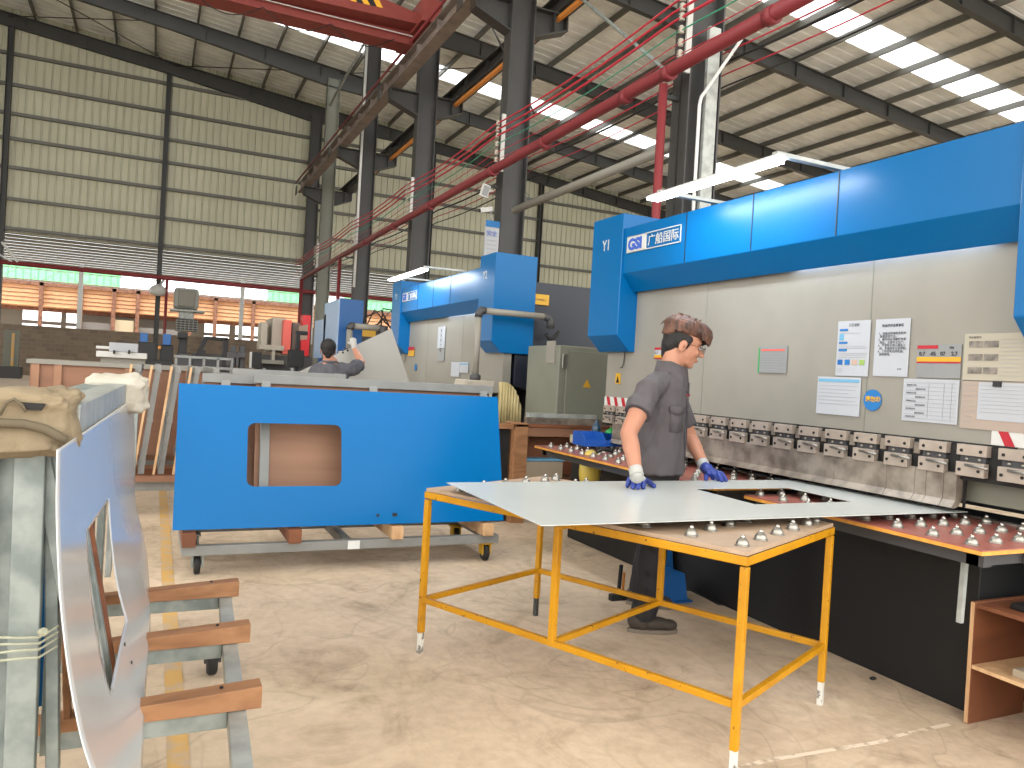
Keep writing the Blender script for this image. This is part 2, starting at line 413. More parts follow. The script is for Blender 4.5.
for z, lab in zip((13.29, 12.05, 10.88, 9.87, 8.70, 7.42, 6.22), ('topmost wall rail, just under the roof slope', 'second wall rail from the top of the gable', 'third wall rail from the top of the gable', 'middle wall rail of the gable', 'third wall rail from the bottom of the cladding', 'second wall rail from the bottom of the cladding', 'lowest wall rail along the bottom edge of the cladding')):
    x1 = min(RX1, (13.72-z-.1)/.105) if z > 9 else RX1
    tag(MB().box(RX0, x1, 37.3, 37.48, z-.06, z+.06).build('wall_rail', 'purlin'), lab, 'rail', 'gable wall rails')
# crane runways
for X, lab in ((5.28, 'pale crane runway beam with red rail, left of the columns'), (7.02, 'crane runway beam with an orange bar below, right of the columns')):
    t = thing('crane_runway', lab, 'crane rail', (X, 20, 8.57))
    mb = MB(); y0, y1 = 6, 33.6
    mb.box(X-.15, X+.15, y0, y1, 8.58, 8.6); mb.box(X-.15, X+.15, y0, y1, 8.93, 8.96); mb.box(X-.008, X+.008, y0, y1, 8.6, 8.93)
    for j in range(20): mb.box(X-.12, X+.12, y0+j*1.42, y0+j*1.42+.012, 8.6, 8.93)
    mb.build('girder', 'rail_cream' if X < 6 else 'grey_steel', t)
    MB().box(X-.03, X+.03, y0, y1, 8.96, 9.04).build('rail', 'dark_steel', t)
    if X < 6:
        MB().tube([(X-.22, y0, 9.0), (X-.22, y1, 9.0)], .035, 6).build('conductor_pipe', 'red_pipe', t)
    else:
        MB().box(X-.12, X-.04, 6, 30, 8.44, 8.52).build('conductor_bar', 'orange_bar', t)
# overhead travelling crane
ye = at(411, 49, x=5.1).y
gz = at(413, 49, x=5.1).z + .16; zw = at(423, 24, x=5.1).z
t = thing('overhead_crane', 'red overhead travelling crane bridge with black and yellow stripes on its hoist', 'crane', (0, ye, gz+.1))
MB().box(-9, 5.15, ye, ye+.45, gz, gz+.75).build('bridge_girder', 'crane_red', t, bevel=.02)
MB().box(-9, 5.15, ye-.06, ye+.5, gz-.03, gz).build('lower_flange', 'crane_red', t)
MB().box(5.05, 5.5, ye-.9, ye+1.2, gz+.22, gz+.75).build('end_carriage', 'crane_red', t, bevel=.02)
yh = ye-.5
hz = MB().prism([at(170, -32, y=yh), at(432, 27, y=yh), at(424, 16, y=yh), at(380, -3, y=yh), at(366, -60, y=yh), at(170, -80, y=yh)], (0, .9, 0)).build('hoist_housing', 'crane_red', t)
for j in range(5):
    x = 328+j*6.5
    MB().prism([at(x, -40, y=yh-.01), at(x+6, -40, y=yh-.01), at(x+29, 2+j*1.5, y=yh-.01), at(x+23, .6+j*1.5, y=yh-.01)], (0, .008, 0)).build('hazard_stripe', 'hazard_yellow' if j % 2 == 0 else 'black_paint', hz)
for q in range(5):
    x0 = -2.6+q*1.45; pts = [(x0+1.45*u, ye-.12, gz-.02-.32*math.sin(math.pi*u)) for u in [i/10 for i in range(11)]]
    MB().tube(pts, .012, 5).build('festoon_cable', 'black_rubber', t)
MB().bar((-9, ye-.1, zw), (5.1, ye-.1, zw), .02, .022).build('cable_track', 'white_paint', t)
MB().tube([(5.0, ye-.4, gz+.9), (4.75, ye-.4, gz+.98)], .07, 8).build('limit_lamp', 'white_paint', t)
# bracing rods
def rod(name, p0, p1, r, m, lab, cat='rod', group='bracing rods'):
    return tag(MB().tube([p0, p1], r, 6).build(name, m), lab, cat, group)
zr = lambda x: zbot(x)+.35
rod('bracing_rod', (-6, 37.2, zr(-6)), (0.2, 32.3, zr(0)), .02, 'dark_steel', 'thin bracing rod under the far left roof bay, leaning one way')
rod('bracing_rod', (-6, 32.3, zr(-6)), (0.2, 37.2, zr(0)), .02, 'dark_steel', 'thin bracing rod under the far left roof bay, crossing the first')
rod('bracing_rod', (0.2, 37.2, zr(0)), (6.1, 32.3, zr(6)), .02, 'dark_steel', 'thin bracing rod left of the pale grey column top')
rod('bracing_rod', (6.4, 32.3, zr(6)), (12, 25.8, zr(12)), .02, 'dark_steel', 'thin bracing rod under the right roof bay near the far gable')
rod('bracing_rod', (6.62, 19.3, 12.4), (6.62, 13.9, 6.6), .022, 'dark_steel', 'dark diagonal bracing rod rising from the notice board column')
rod('bracing_rod', (6.5, 13.9, 9.6), (6.5, 8.2, 5.0), .028, 'galv_dull', 'pale diagonal bracing rod falling towards the nearest column')
rod('bracing_rod', at(330, 105, y=32.0), at(380, 15, y=26.5), .05, 'galv', 'bright diagonal pipe left of the crane rail')
tag(MB().tube([(XC-.27, 25.5, 4), (XC-.27, 25.5, 12.5)], .045, 8).build('conduit_pipe', 'white_pole'), 'pale upright pipe on the left side of the fourth column', 'pipe')
# ------------------------------------------------------------------ pipes and wires
t = thing('fire_pipe', 'long red main pipe running lengthwise in front of the columns', 'pipe', (5.6, 8, 5.13))
MB().tube([(5.6, 4.5, 5.23), (5.6, 8, 5.23), (5.6, 20, 5.17), (5.6, 34.2, 5.04)], .083, 14).build('main_run', 'red_pipe', t)
MB().tube([(5.6, 8.05, 5.1), (5.6, 8.05, 0)], .055, 12).build('drop_pipe', 'red_pipe', t)
MB().tube([(5.6, 26.6, 5.1), (5.6, 26.6, 0)], .06, 10).build('drop_pipe', 'red_pipe', t)
MB().tube([(5.6, 34.2, 5.06), (5.6, 34.2, 0)], .08, 10).build('drop_pipe', 'red_pipe', t)
for y in (6.2, 7.95, 8.9, 11.3, 13.4, 17, 20, 23): MB().tube([(5.6, y-.06, 5.25-.005*y), (5.6, y+.06, 5.25-.005*y)], .1, 14).build('coupling', 'red_pipe', t)
for y in colY: MB().bar((5.6, y+.05, 5.0), (5.95, y+.05, 5.0), .05, .05).build('hanger', 'dark_steel', t)
pz = [at(510, 212, y=13.5), at(650, 160, x=at(510, 212, y=13.5).x)]
tag(MB().tube([(pz[0].x, 13.3, pz[0].z), (pz[0].x, 8.35, pz[0].z)], .07, 10).build('grey_pipe', 'warm_grey'), 'grey pipe running from the notice board column towards the nearest column', 'pipe')
sup = colY + [36.9]
def wire(x, z, m, r, lab, y0=2.5, sag=.09, grp='overhead wires'):
    ys = [y0] + sup; pts = []
    for a, b_ in zip(ys, ys[1:]):
        for i in range(6):
            u = i/6; pts.append((x, a+(b_-a)*u, z-sag*math.sin(math.pi*u)))
    pts.append((x, ys[-1], z))
    return tag(MB().tube(pts, r, 5, caps=False).build('overhead_wire', m), lab, 'wire', grp)
wz = [6.16, 6.04, 5.92, 5.76, 5.6, 5.46]
for z, m, r, lab in zip(wz, ('red_wire', 'red_wire', 'red_wire', 'green_wire', 'red_wire', 'red_wire'), (.016, .018, .02, .01, .007, .006),
        ('topmost of the red overhead wires', 'second red overhead wire from the top', 'third and thickest red overhead wire', 'green overhead wire below the three thick red ones', 'thin red overhead wire just under the green one', 'lowest thin red overhead wire above the red pipe')):
    wire(5.72, z, m, r, lab)
for j, (z, m, r, lab) in enumerate(((5.75, 'red_wire', .012, 'upper dark red wire passing right of the columns'), (5.62, 'black_rubber', .018, 'black wire passing right of the columns'), (5.46, 'red_wire', .01, 'lower dark red wire passing right of the columns'), (5.3, 'black_rubber', .012, 'thin black wire passing right of the columns, lowest'))):
    wire(6.6, z, m, r, lab)
for i, y in enumerate(sup[:-1]):
    t = thing('insulator_rack', ['rack of ribbed insulators on the nearest column', 'rack of ribbed insulators on the notice board column', 'rack of insulators on the third column', 'rack of insulators on the fourth column', 'rack of insulators on the farthest free column'][i], 'insulator', (5.86, y-.16, 5.3), 'wire insulator racks')
    MB().box(5.80, 5.88, y-.20, y-.17, 5.25, 6.35).build('rack_bar', 'white_paint', t)
    for z in wz:
        MB().lathe((5.72, y-.19, z-.05), [(.02, 0), (.04, .012), (.02, .03), (.045, .045), (.02, .065), (.04, .08), (.015, .1)], 10).build('insulator', 'beige_machine', t)
# things on the nearest and the notice board column
tag(MB().box(6.12, 6.30, 7.86, 7.92, 2.0, at(707, 26, y=7.9).z).build('cable_duct', 'galv', bevel=.008), 'silver cable duct fixed to the nearest column', 'duct')
tag(MB().tube([(6.62, 7.75, 5.9), (6.05, 7.8, 5.02), (6.0, 7.8, 4.95), (5.98, 7.8, 4.85), (5.98, 7.8, 2.0)], .022, 8).build('conduit_pipe', 'white_pole'), 'thin white bent pipe beside the silver duct', 'pipe')
p0, p1 = at(486, 222, y=13.5), at(498, 254, y=13.5)
t = thing('notice_board', 'tall white notice board with a blue top edge on the column', 'sign', ((p0.x+p1.x)/2, 13.5, p1.z))
MB().box(p0.x, p1.x, 13.5, 13.54, p1.z-.4, p0.z+.03).build('board', 'paper', t)
MB().box(p0.x, p1.x, 13.49, 13.5, p0.z-.08, p0.z+.04).build('header_band', 'mid_blue', t)
text('heading', '安全', .11, 'ink_blue', t, (1, 0, 0), (0, 0, 1), (0, -1, 0), (p0.x+.02, 13.49, p0.z-.24))
for q in range(5): MB().box(p0.x+.04, p1.x-.04, 13.495, 13.5, p0.z-.34-q*.08, p0.z-.33-q*.08).build('text_line', 'ink_soft', t)
t = thing('security_camera', 'white security camera on the notice board column', 'camera', at(487, 211, y=13.5))
q = at(487, 211, y=13.4); MB().bar(q+Vector((-.14, 0, -.01)), q+Vector((.1, 0, .05)), .09, .09).build('housing', 'white_paint', t, bevel=.01)
MB().tube([q+Vector((-.15, 0, -.012)), q+Vector((-.13, 0, -.008))], .035, 10).build('lens', 'black_paint', t)
MB().bar(q+Vector((.1, .05, .0)), q+Vector((.16, .15, -.1)), .03, .03).build('bracket_arm', 'white_paint', t)
t = thing('floodlight', 'small square floodlight above the security camera', 'lamp', at(485, 191, y=13.5))
q = at(485, 191, y=13.4); MB().bar(q+Vector((-.03, 0, -.12)), q+Vector((.03, 0, .12)), .16, .06, (0, 1, 0)).build('housing', 'white_paint', t, bevel=.01)
MB().bar(q+Vector((-.025, -.035, -.09)), q+Vector((.025, -.035, .09)), .11, .02, (0, 1, 0)).build('lens_panel', 'grey_label', t)
MB().bar(q+Vector((.03, .02, 0)), q+Vector((.2, .1, .05)), .03, .03).build('bracket_arm', 'white_paint', t)
t = thing('wall_fan', 'dark wall fan behind the grey pipe on the notice board column', 'fan', at(523, 200, y=13.9))
q = at(523, 200, y=13.9); mb = MB()
for a in range(10):
    A = a*math.pi/10; mb.tube([q+Vector((.17*Cc(A), .0, .17*S(A))), q+Vector((0, -.06, 0)), q-Vector((.17*Cc(A), 0, .17*S(A)))], .004, 4)
mb.tube([q+Vector((.17*Cc(a*.3142), 0, .17*S(a*.3142))) for a in range(21)], .008, 5); mb.build('cage', 'galv_dull', t)
MB().ell(q, (.05, .05, .05)).build('motor', 'black_paint', t)
MB().bar(q, q+Vector((-.2, 0, -.08)), .03, .03).build('bracket_arm', 'black_paint', t)
tag(MB().tube([(RX0, 36.55, 4.74), (26, 36.55, 4.69)], .1, 10).build('fire_pipe', 'red_pipe'), 'dark red pipe running across the foot of the gable wall', 'pipe')
t = thing('fire_pipe', 'thin red upright pipe beside the dark post at the air cooler', 'pipe', at(165, 300, y=36.9))
q = at(166, 300, y=36.9); MB().tube([(q.x, 36.55, 4.7), (q.x, 36.55, 0)], .06, 8).build('drop_pipe', 'red_pipe', t)
# ------------------------------------------------------------------ lean-to and outside
cs = MB(); cl = MB()
for j in range(12):
    y = 37.42+j*1.2
    cs.box(-20, 36, y, y+.86, 6.1, 6.13); cl.box(-20, 36, y+.86, y+1.2, 6.105, 6.115)  # translucent bands stand in for light reflected off the corrugated canopy sheet
struct('ceiling_outside', cs, 'warm_grey'); struct('window_9', cl, 'translucent_panel')
for j in range(11):
    y = 38.4+j*1.2
    tag(MB().box(-20, 36, y-.04, y+.04, 6.06, 6.098).build('canopy_purlin', 'dark_steel'), 'dark purlin across the underside of the lean-to roof behind the gable', 'purlin', 'lean-to purlins')
for px, lab in ((79, 'white steel post outside, at the left'), (241, 'thin white steel post outside, behind the black machine'), (311, 'white steel post outside, left of the silver and blue machine')):
    for yb in (46,):
        q = at(px, 320, y=yb)
        tag(MB().box(q.x-.11, q.x+.11, yb-.1, yb+.1, 0, 5.9).build('outside_post', 'white_pole'), lab, 'post', 'white posts outside')
q = at(238, 330, y=47); 
t = thing('canopy_truss', 'thin white lattice truss across the open side of the canopy', 'truss', (0, 50, 5.2))
mb = MB(); mb.bar((-20, 50, 5.75), (36, 50, 5.75), .06, .06); mb.bar((-20, 50, 5.1), (36, 50, 5.1), .05, .05)
for j in range(28): mb.bar((-20+j*2, 50, 5.1), (-19+j*2, 50, 5.75), .03, .03); mb.bar((-19+j*2, 50, 5.75), (-18+j*2, 50, 5.1), .03, .03)
mb.build('lattice', 'white_pole', t)
tag(box(-20, 40, 45.0, 45.25, 0, at(100, 330, y=45).z).build('boundary_wall', 'brick'), 'low grey brick wall outside behind the work floor', 'wall')
# neighbour building
t = thing('neighbour_building', 'open neighbouring building with pale timber layers and white windows, beyond the brick wall', 'building', (0, 60, 0))
Yb = 60
def nb(px0, px1, py0, py1, name, m, dy=0., th=.3):
    a = at(px0, py0, y=Yb+dy); b_ = at(px1, py1, y=Yb+dy)
    return MB().box(a.x, b_.x, Yb+dy, Yb+dy+th, b_.z, a.z).build(name, m, t)
zt = lambda y_, Y_=Yb: at(100, y_, y=Y_).z
for a0, a1 in ((-60, 22), (61, 66), (80, 205), (230, 236), (262, 700)):
    MB().box(at(a0, 320, y=Yb+1.2).x, at(a1, 320, y=Yb+1.2).x, Yb+1.2, Yb+1.5, 0, zt(313)).build('rear_wall', 'warm_grey', t)
MB().box(-22, 40, Yb-2, Yb+1.4, zt(312), zt(293)).build('timber_layer', 'timber', t)
MB().box(-22, 40, Yb-2.3, Yb+1.4, zt(293), zt(288)).build('upper_beam', 'brown_beam', t)
MB().box(-22, 40, Yb-.2, Yb+1.1, zt(315), zt(312)).build('lower_beam', 'brown_beam', t)
for z_ in (1, 2, 3, 4):
    zz_ = zt(312)+(zt(293)-zt(312))*z_/5; MB().box(-22, 40, Yb-2.05, Yb-2, zz_-.02, zz_+.02).build('timber_seam', 'brown_beam', t)
for px in (40, 80, 113, 137, 190, 215, 253): 
    a = at(px, 320, y=Yb-2.2); MB().box(a.x-.12, a.x+.12, Yb-2.3, Yb-2.1, 0, zt(290)).build('upright', 'brown_beam', t)
for a0, a1 in ((22, 61), (66, 80), (205, 230), (236, 262)):
    a = at(a0, 320, y=Yb+1.1); b_ = at(a1, 320, y=Yb+1.1)
    w_ = MB().box(a.x, b_.x, Yb+1.2, Yb+1.3, 0, 1.9).build('window_sill', 'warm_grey', t)
    for f_ in (.33, .66): MB().box(a.x, b_.x, Yb+1.05, Yb+1.1, 1.9+(zt(316)-1.95)*f_-.12, 1.9+(zt(316)-1.95)*f_+.12).build('window_bar', 'grey_shutter', w_)
a = at(80, 320, y=Yb-1.9); b_ = at(111, 320, y=Yb-1.9); MB().box(a.x, b_.x, Yb-2, Yb-1.9, 1.6, 3.3).build('shutter', 'grey_shutter', t)
a = at(115, 320, y=Yb-1.9); b_ = at(134, 320, y=Yb-1.9); MB().box(a.x, b_.x, Yb-2, Yb-1.9, 1.2, 3.6).build('pale_door', 'pale_wall', t)
a = at(136, 320, y=Yb-1.9); b_ = at(180, 320, y=Yb-1.9); MB().box(a.x, b_.x, Yb-2, Yb-1.9, 1.2, 3.2).build('shutter', 'grey_shutter', t)
for i, (a0, a1, lab) in enumerate(((0, 121, 'long pale green sheet wall high up outside on the left'), (268, 306, 'short pale green sheet wall outside, left of the silver and blue machine'), (345, 395, 'pale green sheet wall outside, left of the second blue machine lamp'))):
    a = at(a0, 280, y=70); b_ = at(a1, 280, y=70)
    if i == 0: a.x = -24
    mb = profile(a.x, b_.x, .5, lambda t_, s, h: Vector((t_, 70+h, at(60, 288.5, y=70).z if s == 0 else 8.6)), .06, .06)
    tag(mb.build('green_sheet_wall', 'green_sheet', solid=.03), lab, 'wall', 'green sheet walls')
# floor markings
tag(MB().add([(.10, 1.0, .002), (.17, 1.0, .002), (.17, 14, .002), (.10, 14, .002)], [(0, 1, 2, 3)]).build('floor_line', 'floor_yellow'), 'worn yellow line painted on the floor beside the trolley', 'floor marking')
a, b_, c_ = at(600, 768, z=0), at(765, 762, z=0), at(948, 726, z=0)
mb = MB(); pts = [at(x_, y_, z=0) for x_, y_ in ((600, 800), (700, 778), (765, 762), (830, 750), (880, 743), (900, 735), (950, 725))]
vs = []
for i, q in enumerate(pts): vs += [(q.x, q.y-.008-.006*(i % 2), .002), (q.x, q.y+.008+.008*((i+1) % 2), .002)]
mb.add(vs, [(2*i, 2*i+2, 2*i+3, 2*i+1) for i in range(len(pts)-1)])
tag(mb.build('floor_scratch', 'floor_white'), 'whitish crack streak on the floor at the bottom right', 'floor marking')
# ================================================================== PRESS BRAKES
RX = 3.42
def press_brake(label):
    t = thing('press_brake', label, 'press brake', (RX, 3.6, 0), 'blue press brakes')
    # ram: big grey plate in three slightly different welded sections
    r_ = MB().box(RX, RX+.1, 1.66, 5.49, 1.155, 2.3).build('ram_plate', 'machine_grey', t, bevel=.003)
    for ysm in (2.9, 4.245): MB().box(RX-.002, RX, ysm, ysm+.004, 1.16, 2.1).build('weld_seam', 'cabinet_grey', r_)
    MB().box(RX-.004, RX, 2.1, 5.49, 1.155, 1.163).build('lower_edge_line', 'hole_black', r_)
    # cover: deep blue beam with a slanted lower lip
    sec = [(3.27, 2.196), (3.27, 2.546), (3.34, 2.556), (3.9, 2.556), (3.9, 2.12), (3.39, 2.12), (3.385, 2.06), (3.378, 2.06)]
    c = MB().prism([(x, 2.05, z) for x, z in sec], (0, 3.05, 0)).build('top_cover', 'blue_paint', t, bevel=.004)
    for y in (4.33, 3.68, 3.03): MB().box(3.266, 3.27, y-.003, y+.003, 2.2, 2.546).build('panel_joint', 'dark_navy', c)
    MB().box(3.394, 3.412, 2.25, 3.45, 2.106, 2.118).build('light_strip', 'strip_glow', t)
    # end boxes
    for (y0, y1, s) in ((5.10, 5.55, 'Y1'), (1.62, 2.05, 'Y2')):
        sec = [(3.25, 1.716), (3.25, 2.666), (3.75, 2.666), (3.75, 1.593), (3.37, 1.593)]
        e = MB().prism([(x, y0, z) for x, z in sec], (0, y1-y0, 0)).build('end_box', 'blue_paint', t, bevel=.005)
        text('lettering', s, .125, 'white_paint', e, (0, -1, 0), (0, 0, 1), (-1, 0, 0), (3.248, y1-.16 if s == 'Y1' else y1-.1, 2.40), sx=.85)
    # rear frame, side plates, lower body
    for y0 in (1.66, 5.38):
        sd = MB(); sd.prism([(3.54, y0, 0), (3.54, y0, .7), (4.1, y0, .78), (4.1, y0, 1.1), (3.56, y0, 1.25), (3.56, y0, 2.4), (5.3, y0, 2.4), (5.3, y0, 0)], (0, .11, 0))
        sd.build('side_frame', 'dark_navy', t, bevel=.004)
    MB().box(4.0, 4.06, 1.8, 5.4, .8, 2.4).build('rear_plate', 'cabinet_dark', t)
    MB().box(RX+.08, RX+.16, 1.7, 5.49, .885, 1.16).build('ram_foot', 'machine_grey_low', t)
    MB().box(3.27, 3.6, 2.13, 5.73, 0, .71).build('lower_apron', 'machine_black', t, bevel=.004)
    MB().box(3.668, 3.86, 1.8, 5.36, .0, .80).build('die_bed', 'black_paint', t, bevel=.004)
    # clamps and punches
    MB().box(3.411, 3.4195, 1.95, 5.49, .99, 1.152).build('clamp_gap_shade', 'hole_black', t)  # black strip added as the shade in the gaps between clamps
    y = 2.28-.193; k = 0
    while y < 5.45:
        g = thing_part('tool_clamp', t, MB().box(3.378, 3.418, y-.072, y+.070, 1.106, 1.156).box(3.370, 3.404, y-.070, y+.064, 1.012, 1.076), 'clamp_steel', .002)
        for dy, z in ((-.045, 1.128), (.045, 1.128), (-.045, 1.04), (.045, 1.04)):
            MB().lathe((3.377 if z > 1.1 else 3.369, y+dy, z), [(.0075, 0), (.0075, .003)], 8, (-1, 0, 0)).build('bolt_hole', 'hole_black', g)
        MB().box(3.395, 3.415, y-.06, y+.06, 1.074, 1.108).build('wedge_block', 'cabinet_dark', g)
        for dy in (-.03, .03): MB().ell((3.394, y+dy, 1.09), (.006, .010, .008), None, 8, 6).build('wedge_bolt', 'chrome', g)
        MB().tube([(3.362, y-.092, 1.055), (3.360, y-.092, 1.058), (3.360, y+.012, 1.064)], .0065, 8).build('release_lever', 'chrome', g)
        if y > 2.3: MB().box(3.40, 3.42, y+.080, y+.113, 1.085, 1.14).build('gap_block', 'punch_steel', g)
        y += .193; k += 1
    ys = [2.345, 2.41, 2.5, 2.56, 2.72, 3.05, 3.5, 3.95, 4.4, 4.85, 5.3]
    for a, b_ in zip(ys, ys[1:]):
        p = [(3.385, a+.001, 1.02), (3.435, a+.001, 1.02), (3.435, a+.001, .90), (3.415, a+.001, .866), (3.385, a+.001, .852), (3.36, a+.001, .858), (3.385, a+.001, .89)]
        MB().prism(p, (0, b_-a-.002, 0)).build('punch_section', 'punch_steel', t, bevel=.0015)
    MB().box(3.436, 3.446, 2.336, 2.345, .86, 1.01).build('punch_end_plate', 'hole_black', t)
    # hazard tapes
    for (y0, y1, z0, z1, zs) in ((5.05, 5.49, 1.145, 1.225, 4), (1.9, 2.215, 1.165, 1.228, 3)):
        h = MB().box(3.415, 3.418, y0, y1, z0, z1).build('hazard_tape', 'white_paint', t)
        n = int((y1-y0)/.11)
        for i in range(n+1):
            ya = y1-.03-i*.11
            if ya-.05 > y0: MB().add([(3.413, ya, z1), (3.413, ya-.045, z1), (3.413, ya-.078, z0), (3.413, ya-.033, z0)], [(0, 1, 2, 3)]).build('red_stripe', 'red_sign', h)
    # logo plate (white frame, letters)
    lg = MB().box(3.262, 3.268, 4.38, 5.05, 2.345, 2.352).box(3.262, 3.268, 4.38, 5.05, 2.463, 2.47).box(3.262, 3.268, 4.38, 4.387, 2.345, 2.47).box(3.262, 3.268, 4.795, 5.05, 2.345, 2.47).build('logo_plate', 'white_paint', t)
    text('logo_letters', 'GSI', .115, 'ink_blue', lg, (0, -1, 0), (0, 0, 1), (-1, 0, 0), (3.260, 5.03, 2.368), bold=.006, sx=1.1)
    text('logo_characters', '广船国际', .088, 'white_paint', lg, (0, -1, 0), (0, 0, 1), (-1, 0, 0), (3.264, 4.775, 2.376), bold=.0, sx=1.06)
    # warning marks
    w_ = MB().box(3.414, 3.418, 5.27, 5.34, 1.335, 1.42).build('warning_label', 'yellow_sign', t)
    MB().add([(3.412, 5.33, 1.345), (3.412, 5.28, 1.345), (3.412, 5.305, 1.40)], [(0, 1, 2)]).build('warning_symbol', 'hole_black', w_)
    MB().tube([(3.41, 5.22, 1.60), (3.405, 5.22, 1.5), (3.40, 5.23, 1.47), (3.40, 5.26, 1.465)], .004, 5).build('hanging_wire', 'black_rubber', t)
    return t
def thing_part(name, parent, mb, m, bevel=0.): return mb.build(name, m, parent, bevel=bevel)
PB = press_brake('largest blue and grey press brake beside the worker, papers on its ram')
PB2 = dup(PB, (0, 5.95, 0), 'second blue and grey press brake, farther back behind the blue panel', group='blue press brakes')
# lower body of brake reaches a little beyond its frame at the far end: cable on floor
# papers etc. on the near brake (magnets hold them: things of their own)
def paper(name, label, y1, z0, y0, z1, m='paper', tilt=0., grp='papers on the machine front', x=3.414):
    t = thing(name, label, 'paper' if name != 'sticker' else 'sticker', (x, (y0+y1)/2, (z0+z1)/2), grp)
    MB().box(x-.0015, x+.0015, y0, y1, z0, z1).build('paper_sheet', m, t)
    t['_m'] = 1; del t['_m']; return t
F = RX/3.6
def pc(y, z): return y*F, 1.35+(z-1.35)*F
def prect(name, label, ya, yb, za, zb, **k):
    a = pc(ya, za); b_ = pc(yb, zb); return paper(name, label, a[0], b_[1], b_[0], a[1], **k), a[0], b_[0], b_[1], a[1]
def lines(t, ya, yb, zs, m='ink_soft', h=.004, x=3.4115, name='text_line', jag=True):
    for i, z in enumerate(zs):
        e = (yb-ya)*random.choice([0, .08, .25, .0]) if jag else 0
        MB().box(x-.0004, x+.0004, yb-e if ya > yb else yb, ya, z, z+h).build(name, m, t)
def patch(t, y0, y1, z0, z1, m, name='colour_block', x=3.411): return MB().box(x-.0006, x+.0006, y0, y1, z0, z1).build(name, m, t)
# 1 colour chart sheet
t, yl, yr, zb_, zt_ = prect('paper_notice', 'white notice sheet with blue headings and four colour squares', 3.27, 3.045, 1.775, 1.46)
text('title', '工艺流程', .018, 'ink', t, (0, -1, 0), (0, 0, 1), (-1, 0, 0), (3.411, (yl+yr)/2+.035, zt_-.03), depth=.0003)
for z in (.055, .125, .165): patch(t, yl-.07, yl-.015, zt_-z, zt_-z+.012, 'mid_blue', 'heading_bar')
patch(t, yl-.045, yl-.015, zt_-.105, zt_-.07, 'lt_blue')
lines(t, yl-.015, yr+.015, [zt_-.068-.0, zt_-.14, zt_-.15, zt_-.178, zt_-.188, zt_-.2], h=.002)
for i, m in enumerate(('cabinet_grey', 'mid_blue', 'pale_pink', 'pale_green')): patch(t, yl-.045-i*.048, yl-.012-i*.048, zb_+.06, zb_+.088, m if i else 'blue_stool')
lines(t, yl-.012, yl-.05, [zb_+.02, zb_+.028, zb_+.036], h=.002)
# 2 text sheet
t, yl, yr, zb_, zt_ = prect('paper_notice', 'white sheet of large black printed characters, right of the colour chart sheet', 3.012, 2.797, 1.775, 1.464)
text('title', '安全操作注意事项', .016, 'ink', t, (0, -1, 0), (0, 0, 1), (-1, 0, 0), (3.411, yl-.04, zt_-.04), depth=.0003, bold=.0004)
text('body_text', '1、设备运转前检查防护\n  装置是否齐全。\n2、操作时必须戴好劳保\n  用品，注意安全生产。\n3、严禁将手伸入模具之\n  间，发现异常立即停机。\n4、工作完毕关闭电源，\n  清理现场。', .0155, 'ink', t, (0, -1, 0), (0, 0, 1), (-1, 0, 0), (3.411, yl-.022, zt_-.08), depth=.0003)
text('signature', '生产部', .008, 'ink', t, (0, -1, 0), (0, 0, 1), (-1, 0, 0), (3.411, yr+.06, zb_+.035), depth=.0003)
# 3 grey sign with red and yellow bars
t, yl, yr, zb_, zt_ = prect('capacity_sign', 'grey sign with red and yellow bars and handwritten numbers', 2.746, 2.505, 1.632, 1.463, m='grey_label')
patch(t, yl-.11, yl, zt_-.02, zt_-.003, 'red_sign'); patch(t, yr, yl, zt_-.082, zt_-.06, 'yellow_sign'); patch(t, yr, yl, zt_-.09, zt_-.083, 'red_sign')
for i, s in enumerate(('0.7', '-05', '07', '2.7')): text('handwriting', s, .026, 'ink', t, (0, -1, 0), (.0, .1, 1), (-1, 0, 0), (3.411, yl-.012-i*.056, zt_-.053), depth=.0003, bold=.001)
text('small_title', '限重', .012, 'ink', t, (0, -1, 0), (0, 0, 1), (-1, 0, 0), (3.411, yr+.06, zt_-.02), depth=.0003)
lines(t, yl-.006, yl-.1, [zt_-.105, zt_-.115, zt_-.125, zt_-.135, zt_-.145], h=.002)
# 4 photo board
t, yl, yr, zb_, zt_ = prect('photo_board', 'cream board with six small photographs', 2.492, 2.16, 1.683, 1.457, m='paper_warm')
for i in range(2):
    for j in range(3): patch(t, yl-.018-.072*(i+1), yl-.018-.072*i-.006, zt_-.035-.06*j-.03, zt_-.035-.06*j, 'dark_photo', 'small_photo')
text('title', '作业指导书', .012, 'ink', t, (0, -1, 0), (0, 0, 1), (-1, 0, 0), (3.411, yl-.02, zt_-.022), depth=.0003)
lines(t, yl-.17, yr+.01, [zt_-.03-.018*q for q in range(10)], h=.0015)
# 5 lower row
t, yl, yr, zb_, zt_ = prect('paper_notice', 'white sheet with a blue top line, left of the round blue sticker', 3.397, 3.087, 1.452, 1.232)
patch(t, yr+.01, yl-.01, zt_-.028, zt_-.012, 'lt_blue', 'heading_bar'); lines(t, yl-.01, yr+.01, [zt_-.05-.02*q for q in range(6)], h=.0018)
t = thing('sticker', 'round blue sticker with yellow characters', 'sticker', (3.414, 3.005*F, 1.33), None)
MB().lathe((3.415, 3.005*F, 1.331), [(.056, 0), (.056, .002)], 28, (-1, 0, 0)).build('disc', 'mid_blue', t)
text('lettering', '请勿动', .032, 'yellow_sign', t, (0, -1, 0), (0, 0, 1), (-1, 0, 0), (3.4115, 3.005*F+.045, 1.325), depth=.0004, bold=.001)
t, yl, yr, zb_, zt_ = prect('paper_notice', 'white table form below the grey sign with red and yellow bars', 2.816, 2.506, 1.455, 1.234)
lines(t, yl-.01, yr+.01, [zt_-.02-.0195*q for q in range(10)], h=.0018, jag=False)
